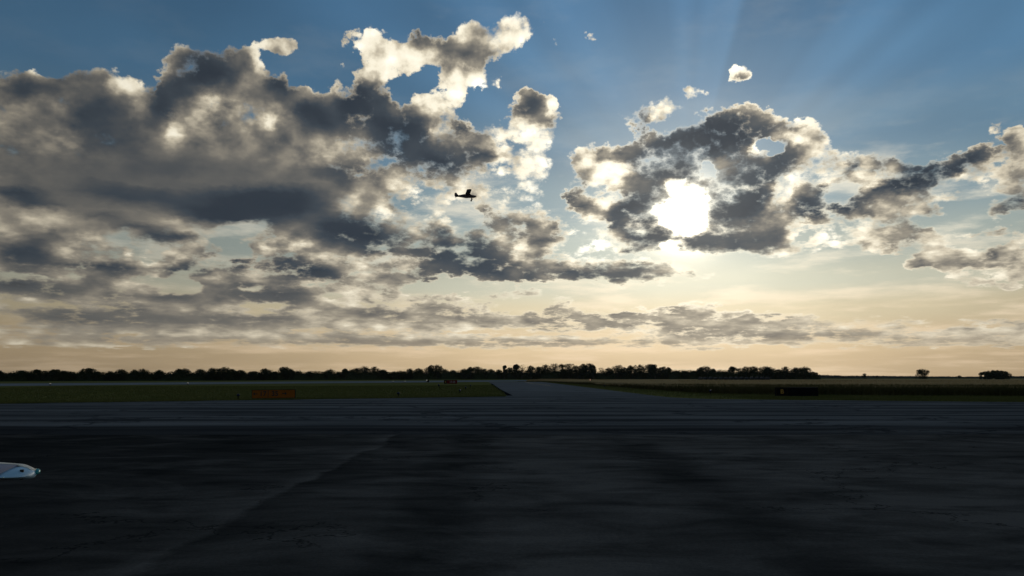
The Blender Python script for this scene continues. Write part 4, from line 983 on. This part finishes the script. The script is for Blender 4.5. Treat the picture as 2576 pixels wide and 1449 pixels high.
# box-shaped approach path light units
def box_unit(px, py, s, lab, mat):
    c = ground(px, py); t = empty('approach_light_unit', (c.x, c.y, 0), .3); tag(t, lab, 'light unit', 'boxed light units by the runway')
    b = MB(); b.box((0.15 * s, 0, .62 * s), (.62 * s, .8 * s, .62 * s)); b.build('housing', M_black, t)
    for x in (-.1, .35):
        b = MB(); b.tube([(x * s, 0, 0), (x * s, 0, .34 * s)], [.03 * s, .03 * s], 8); b.build('leg', M_dkmetal, t)
    b = MB(); b.tube([(-.22 * s, -.3 * s, .66 * s), (-.22 * s, -.3 * s, 1.02 * s)], [.16 * s, .14 * s], 10); b.build('lamp_head', mat, t)
box_unit(1075, 963.6, 1.0, 'black box light unit with a pale head left of the distant red sign', M_lamp)
box_unit(1485.5, 961.0, 1.0, 'black box light unit with a pale pinkish lamp beyond the right verge', M_lampr)

# ================================================================== bales
M_wrap = plain('plastic_wrap', (.03, .033, .035), 0.8, spec=0.1, var=0.25, scale=1.0)
M_hay = plain('bale_end', (.03, .026, .018), 0.9, var=0.3)
bale = empty('round_bale', (0, 0, 0)); b = MB()
R_ = 1.0; rings = []
for yy, f in [(-1.1, .9), (-1.0, 1.0), (-.5, 1.02), (.3, .99), (1.0, 1.0), (1.1, .9)]:
    rings.append([Vector((R_ * f * math.cos(a) * 1.06, yy, R_ * .97 + R_ * f * math.sin(a) * .97)) for a in [2 * math.pi * k / 24 for k in range(24)]])
b.loft(rings); b.build('wrapped_body', M_wrap, bale, smooth=True)
e = MB(); e.add([(R_ * .82 * math.cos(a), -1.105, R_ * .97 + R_ * .8 * math.sin(a)) for a in [2 * math.pi * k / 20 for k in range(20)]], [tuple(range(20))]); e.build('bale_end', M_hay, bale)
for i in range(14):
    o = bale if i == 0 else bale.copy()
    if i:
        COL.objects.link(o)
        for ch in list(bale.children):
            c = ch.copy(); COL.objects.link(c); c.parent = o
    px = 1762 + i * 13.0; g_ = ground(px, 956.3 + (i * 0.03))
    o.location = (g_.x, g_.y, 0); o.rotation_euler = (0, 0, math.radians(38) + rnd.uniform(-.1, .1)); s = rnd.uniform(.93, 1.05); o.scale = (s, s * 1.1, s)
    lab = ('leftmost' if i == 0 else ('rightmost' if i == 13 else ORD[i])) + ' round bale' + (' from the left' if 0 < i < 13 else '') + ' in the row of wrapped bales before the trees'
    tag(o, lab, 'hay bale', 'round wrapped bales in a row')

# ================================================================== aeroplanes
def airfoil(c, t, n=10):
    up = []; lo = []
    for i in range(n + 1):
        x = 0.5 * (1 - math.cos(math.pi * i / n)); yt = 5 * t * (.2969 * math.sqrt(x) - .126 * x - .3516 * x * x + .2843 * x ** 3 - .1015 * x ** 4)
        cam_ = .02 * 4 * x * (1 - x)
        up.append((x * c, (cam_ + yt) * c)); lo.append((x * c, (cam_ - yt) * c))
    return up + lo[-2:0:-1]
def wing_mb(secs):
    """secs: (span y, leading edge x, chord, z, thickness); nose towards +x"""
    b = MB(); b.loft([[Vector((le - x, y, z + zz)) for x, zz in airfoil(c, t)] for (y, le, c, z, t) in secs]); return b
M_skin = plain('dark_maroon_paint', (.055, .018, .014), 0.35, var=0.1)
M_skin2 = plain('dark_grey_paint', (.060, .058, .066), 0.4, var=0.1)
M_rub = plain('tyre_rubber', (.012, .012, .012), 0.8)
M_glass = plain('canopy_glass', (.05, .06, .07), 0.08, trans=0.9, var=0.0)
def ell(x, cz, ry, rz, n=16, p=2.4):
    out = []
    for k in range(n):
        a = 2 * math.pi * k / n; c, s_ = math.cos(a), math.sin(a)
        out.append(Vector((x, math.copysign(abs(c) ** (2 / p), c) * ry, cz + math.copysign(abs(s_) ** (2 / p), s_) * rz)))
    return out
pl = empty('light_aeroplane', (0, 0, 0)); tag(pl, 'small dark high-wing aeroplane flying left of the sun', 'aeroplane')
b = MB()
b.loft([ell(x, cz, ry, rz) for x, cz, ry, rz in [(3.28, .02, .10, .12), (3.2, .0, .30, .30), (2.6, -.02, .38, .42), (1.9, .0, .40, .50), (1.35, .12, .42, .62), (.8, .16, .42, .68), (.0, .12, .40, .64), (-.8, .12, .34, .56), (-1.8, .08, .24, .38), (-2.7, .06, .14, .25), (-3.3, .06, .04, .10)]])
b.build('fuselage', M_skin, pl, smooth=True)
def wing_half(sg):
    secs = [(0.30 * sg, 1.42, 1.52, .78, .12), (1.6 * sg, 1.42, 1.52, .81, .12), (4.3 * sg, 1.42, 1.52, .87, .12), (4.9 * sg, 1.40, 1.45, .885, .11), (5.2 * sg, 1.30, 1.18, .89, .10), (5.38 * sg, 1.10, .70, .895, .08)]
    w = wing_mb(secs); return w.build('wing', M_skin2, pl, smooth=True)
wing_half(1); wing_half(-1)
cw_ = MB(); cw_.box((.68, 0, .80), (1.4, .62, .14)); cw_.build('cabin_roof', M_skin2, pl)
for sg in (1, -1):
    b = MB(); b.tube([(.95, .40 * sg, -.28), (.95, 2.35 * sg, .76)], [.035, .035], 6); b.build('wing_strut', M_skin2, pl)
    b = MB(); b.tube([(.25, .40 * sg, -.28), (.45, 2.30 * sg, .76)], [.03, .03], 6); b.build('wing_strut', M_skin2, pl)
    b = MB(); b.tube([(1.75, .25 * sg, -.42), (1.85, .72 * sg, -1.05), (1.85, .95 * sg, -1.12)], [.05, .04, .035], 6); b.build('gear_leg', M_skin, pl)
    wt = MB(); rr = [[Vector((1.85 + r_ * math.cos(a), (.95 + yy) * sg, -1.12 + r_ * math.sin(a))) for a in [2 * math.pi * k / 18 for k in range(18)]] for yy, r_ in [(-.09, .14), (-.09, .24), (-.04, .27), (.04, .27), (.09, .24), (.09, .14)]]
    wt.loft(rr); wt.build('wheel', M_rub, pl, smooth=True)
    tp_ = MB(); tp_.loft([[Vector((le - x, y * sg, .12 + zz)) for x, zz in airfoil(c, .07)] for y, le, c in [(.02, -2.25, 1.05), (.8, -2.35, .98), (1.3, -2.5, .75), (1.5, -2.7, .45)]]); tp_.build('tailplane', M_skin2, pl, smooth=True)
fin = MB()
pf = [(-2.05, .18), (-2.45, .42), (-2.72, .86), (-2.90, 1.10), (-3.18, 1.20), (-3.45, 1.10), (-3.56, .8), (-3.58, .35), (-3.50, -.10), (-3.25, -.16), (-2.9, -.02)]
n = len(pf); fin.add([(x, .035, z) for x, z in pf] + [(x, -.035, z) for x, z in pf], [tuple(range(n)), tuple(reversed(range(n, 2 * n)))] + [(i, n + i, n + (i + 1) % n, (i + 1) % n) for i in range(n)])
fin.build('tail_fin', M_skin, pl)
b = MB(); b.tube([(-3.05, 0, -.06), (-3.22, 0, -.36)], [.02, .02], 6); b.tube([(-3.24, -.035, -.42), (-3.24, .035, -.42)], [.10, .10], 12); b.build('tail_wheel', M_rub, pl)
pr = MB()
for sg in (1, -1):
    pr.loft([[Vector((3.36 + dx, sg * .0 + dy, sg * z)) for dx, dy in [(-c * .3, -c), (c * .3, -c * .2), (c * .3, c), (-c * .3, c * .3)]] for z, c in [(.06, .05), (.35, .085), (.7, .07), (.92, .03)]])
prop = pr.build('propeller', M_skin2, pl); prop.rotation_euler = (0.25, 0, 0)
sp = MB(); sp.tube([(3.26, 0, .02), (3.38, 0, .02), (3.5, 0, .02)], [.13, .11, .02], 10); sp.build('spinner', M_skin, pl, smooth=True)
gw = MB()
gw.loft([[Vector((1.86, y, .36)) for y in (-.33, .33)] + [Vector((1.86, .33, .40)), Vector((1.86, -.33, .40))], [Vector((1.42, y, .78)) for y in (-.36, .36)] + [Vector((1.42, .36, .80)), Vector((1.42, -.36, .80))]])
gw.build('windscreen', M_glass, pl)
pc = at_depth(1171.5, 494.0, 252.0)
pl.location = pc
# heading right, nose a touch up, near wing lifted a little
Rz = Matrix.Rotation(math.radians(9.0), 4, 'Z'); Ry = Matrix.Rotation(math.radians(-1.2), 4, 'Y'); Rx = Matrix.Rotation(math.radians(-2.5), 4, 'X')
pl.rotation_euler = (Rz @ Ry @ Rx).to_euler()

# parked low-wing aeroplane: only its wing tip reaches into the picture
M_wp = plain('mauve_grey_paint', (.30, .25, .27), 0.35, var=0.08)
M_tip = plain('pale_blue_tip_paint', (.48, .66, .75), 0.45, var=0.06)
M_cream = plain('cream_paint', (.85, .74, .58), 0.35, var=0.06)
M_teal = plain('green_lens', (.02, .30, .28), 0.3, var=0.0)
pk = empty('parked_aeroplane', (-8.395, 6.30, 0.0), math.radians(90)); tag(pk, 'parked low-wing aeroplane whose right wing tip shows at the left edge', 'aeroplane')
# local frame: +x nose (away from the camera), -y right wing (towards the picture)
def chordsec(y, le, c, z, th=.13): return (y, le, c, z, th)
for sg in (-1, 1):
    w = wing_mb([(.5 * sg, .22, 1.45, .88, .14), (2.5 * sg, .20, 1.36, .94, .14), (3.9 * sg, .16, 1.24, .98, .135), (4.25 * sg, .155, .98, .985, .15), (4.47 * sg, .14, .70, .98, .17), (4.63 * sg, .10, .50, .975, .22)])
    w.build('wing_panel', M_wp, pk, smooth=True)
    le_ = MB(); rg = []
    for y, le, c, z, th in [(.5, .22, 1.45, .88, .14), (2.5, .20, 1.36, .94, .14), (3.9, .16, 1.24, .98, .135), (4.25, .155, .98, .985, .15), (4.47, .14, .70, .98, .17), (4.63, .10, .50, .975, .22), (4.70, .055, .34, .969, .23), (4.735, .015, .25, .965, .23)]:
        up_ = [(x_, z_) for x_, z_ in airfoil(c, th)[:11] if x_ <= .40 * c]
        rg.append([Vector((le + .004 - x_, y * sg, z + z_ + .004)) for x_, z_ in up_] + [Vector((le + .001 - x_, y * sg, z + z_ - .004)) for x_, z_ in reversed(up_)])
    le_.loft(rg); le_.build('leading_edge_stripe', M_cream, pk, smooth=False)
    cp = MB(); rings = []
    for y, le, c, dz, th in [(4.635, .085, .43, -.01, .21), (4.665, .07, .40, -.012, .22), (4.70, .05, .34, -.016, .23), (4.735, .01, .25, -.02, .23), (4.76, -.04, .14, -.022, .2)]:
        rings.append([Vector((le - x, y * sg, .985 + dz + zz * (1.0 if zz > 0 else 1.2))) for x, zz in airfoil(c, th)])
    cp.loft(rings); cp.build('wing_tip', M_tip, pk, smooth=True)
    nl = MB(); nl.tube([(.07, 4.69 * sg, .985), (.02, 4.735 * sg, .980), (-.04, 4.76 * sg, .972)], [.012, .021, .012], 10); nl.build('navigation_light', M_teal if sg < 0 else M_lampr, pk, smooth=True)
    gl_ = MB(); gl_.tube([(-.2, 1.5 * sg, .9), (-.2, 1.5 * sg, .2)], [.05, .04], 8); gl_.build('gear_leg', M_skin2, pk)
    wh = MB(); wh.tube([(-.2, 1.43 * sg, .23), (-.2, 1.57 * sg, .23)], [.2, .2], 18); wh.build('wheel', M_rub, pk)
    hs = MB(); hs.loft([[Vector((le - x, y * sg, 1.05 + zz)) for x, zz in airfoil(c, .09)] for y, le, c in [(.05, -3.6, .8), (1.5, -3.7, .65)]]); hs.build('tailplane', M_wp, pk, smooth=True)
fl = MB(); fl.loft([ell(x, cz, ry, rz) for x, cz, ry, rz in [(2.15, 1.0, .08, .08), (2.0, 1.0, .32, .28), (1.3, 1.0, .48, .40), (.5, 1.05, .55, .48), (-.6, 1.1, .55, .50), (-1.6, 1.08, .42, .40), (-3.0, 1.05, .2, .22), (-4.3, 1.08, .06, .10)]]); fl.build('fuselage', M_wp, pk, smooth=True)
cn = MB(); cn.loft([ell(x, cz, ry, rz) for x, cz, ry, rz in [(.75, 1.42, .2, .05), (.3, 1.5, .42, .30), (-.5, 1.52, .45, .34), (-1.2, 1.42, .30, .16)]]); cn.build('canopy', M_glass, pk, smooth=True)
fn_ = MB(); fn_.loft([[Vector((le - x, zz, z)) for x, zz in airfoil(c, .09)] for z, le, c in [(1.1, -3.3, 1.05), (2.15, -3.9, .6)]]); fn_.build('tail_fin', M_wp, pk, smooth=True)
ng = MB(); ng.tube([(1.6, 0, .8), (1.6, 0, .18)], [.04, .035], 8); ng.tube([(1.6, -.05, .21), (1.6, .05, .21)], [.18, .18], 16); ng.build('nose_wheel', M_rub, pk)
pp = MB()
for sg in (1, -1): pp.loft([[Vector((2.22 + dx, dy, 1.0 + sg * z)) for dx, dy in [(-c * .3, -c), (c * .3, 0), (-c * .3, c)]] for z, c in [(.06, .05), (.45, .08), (.88, .03)]])
pp.build('propeller', M_skin2, pk)
hl = MB(); hl.tube([(-.15, -4.715, .94), (-.15, -4.715, 1.012)], [.014, .014], 12); hl.build('tip_hole', M_ink, pk)  # black stub stands in for the dark screw hole in the tip

# ================================================================== air between us and the far woods
def haze():
    b = MB(); b.box((0, 3000, 74), (11000, 8000, 152))
    m = bpy.data.materials.new('haze'); m.use_nodes = True; nt = m.node_tree; nt.nodes.clear()
    v = nt.nodes.new('ShaderNodeVolumePrincipled'); v.inputs['Density'].default_value = 0.00002; v.inputs['Color'].default_value = (.80, .86, .95, 1); v.inputs['Anisotropy'].default_value = 0.3
    o = nt.nodes.new('ShaderNodeOutputMaterial'); nt.links.new(v.outputs[0], o.inputs['Volume'])
    ob = b.build('haze', m); tag(ob, 'thin evening haze over the airfield', 'haze', kind='stuff')
haze()
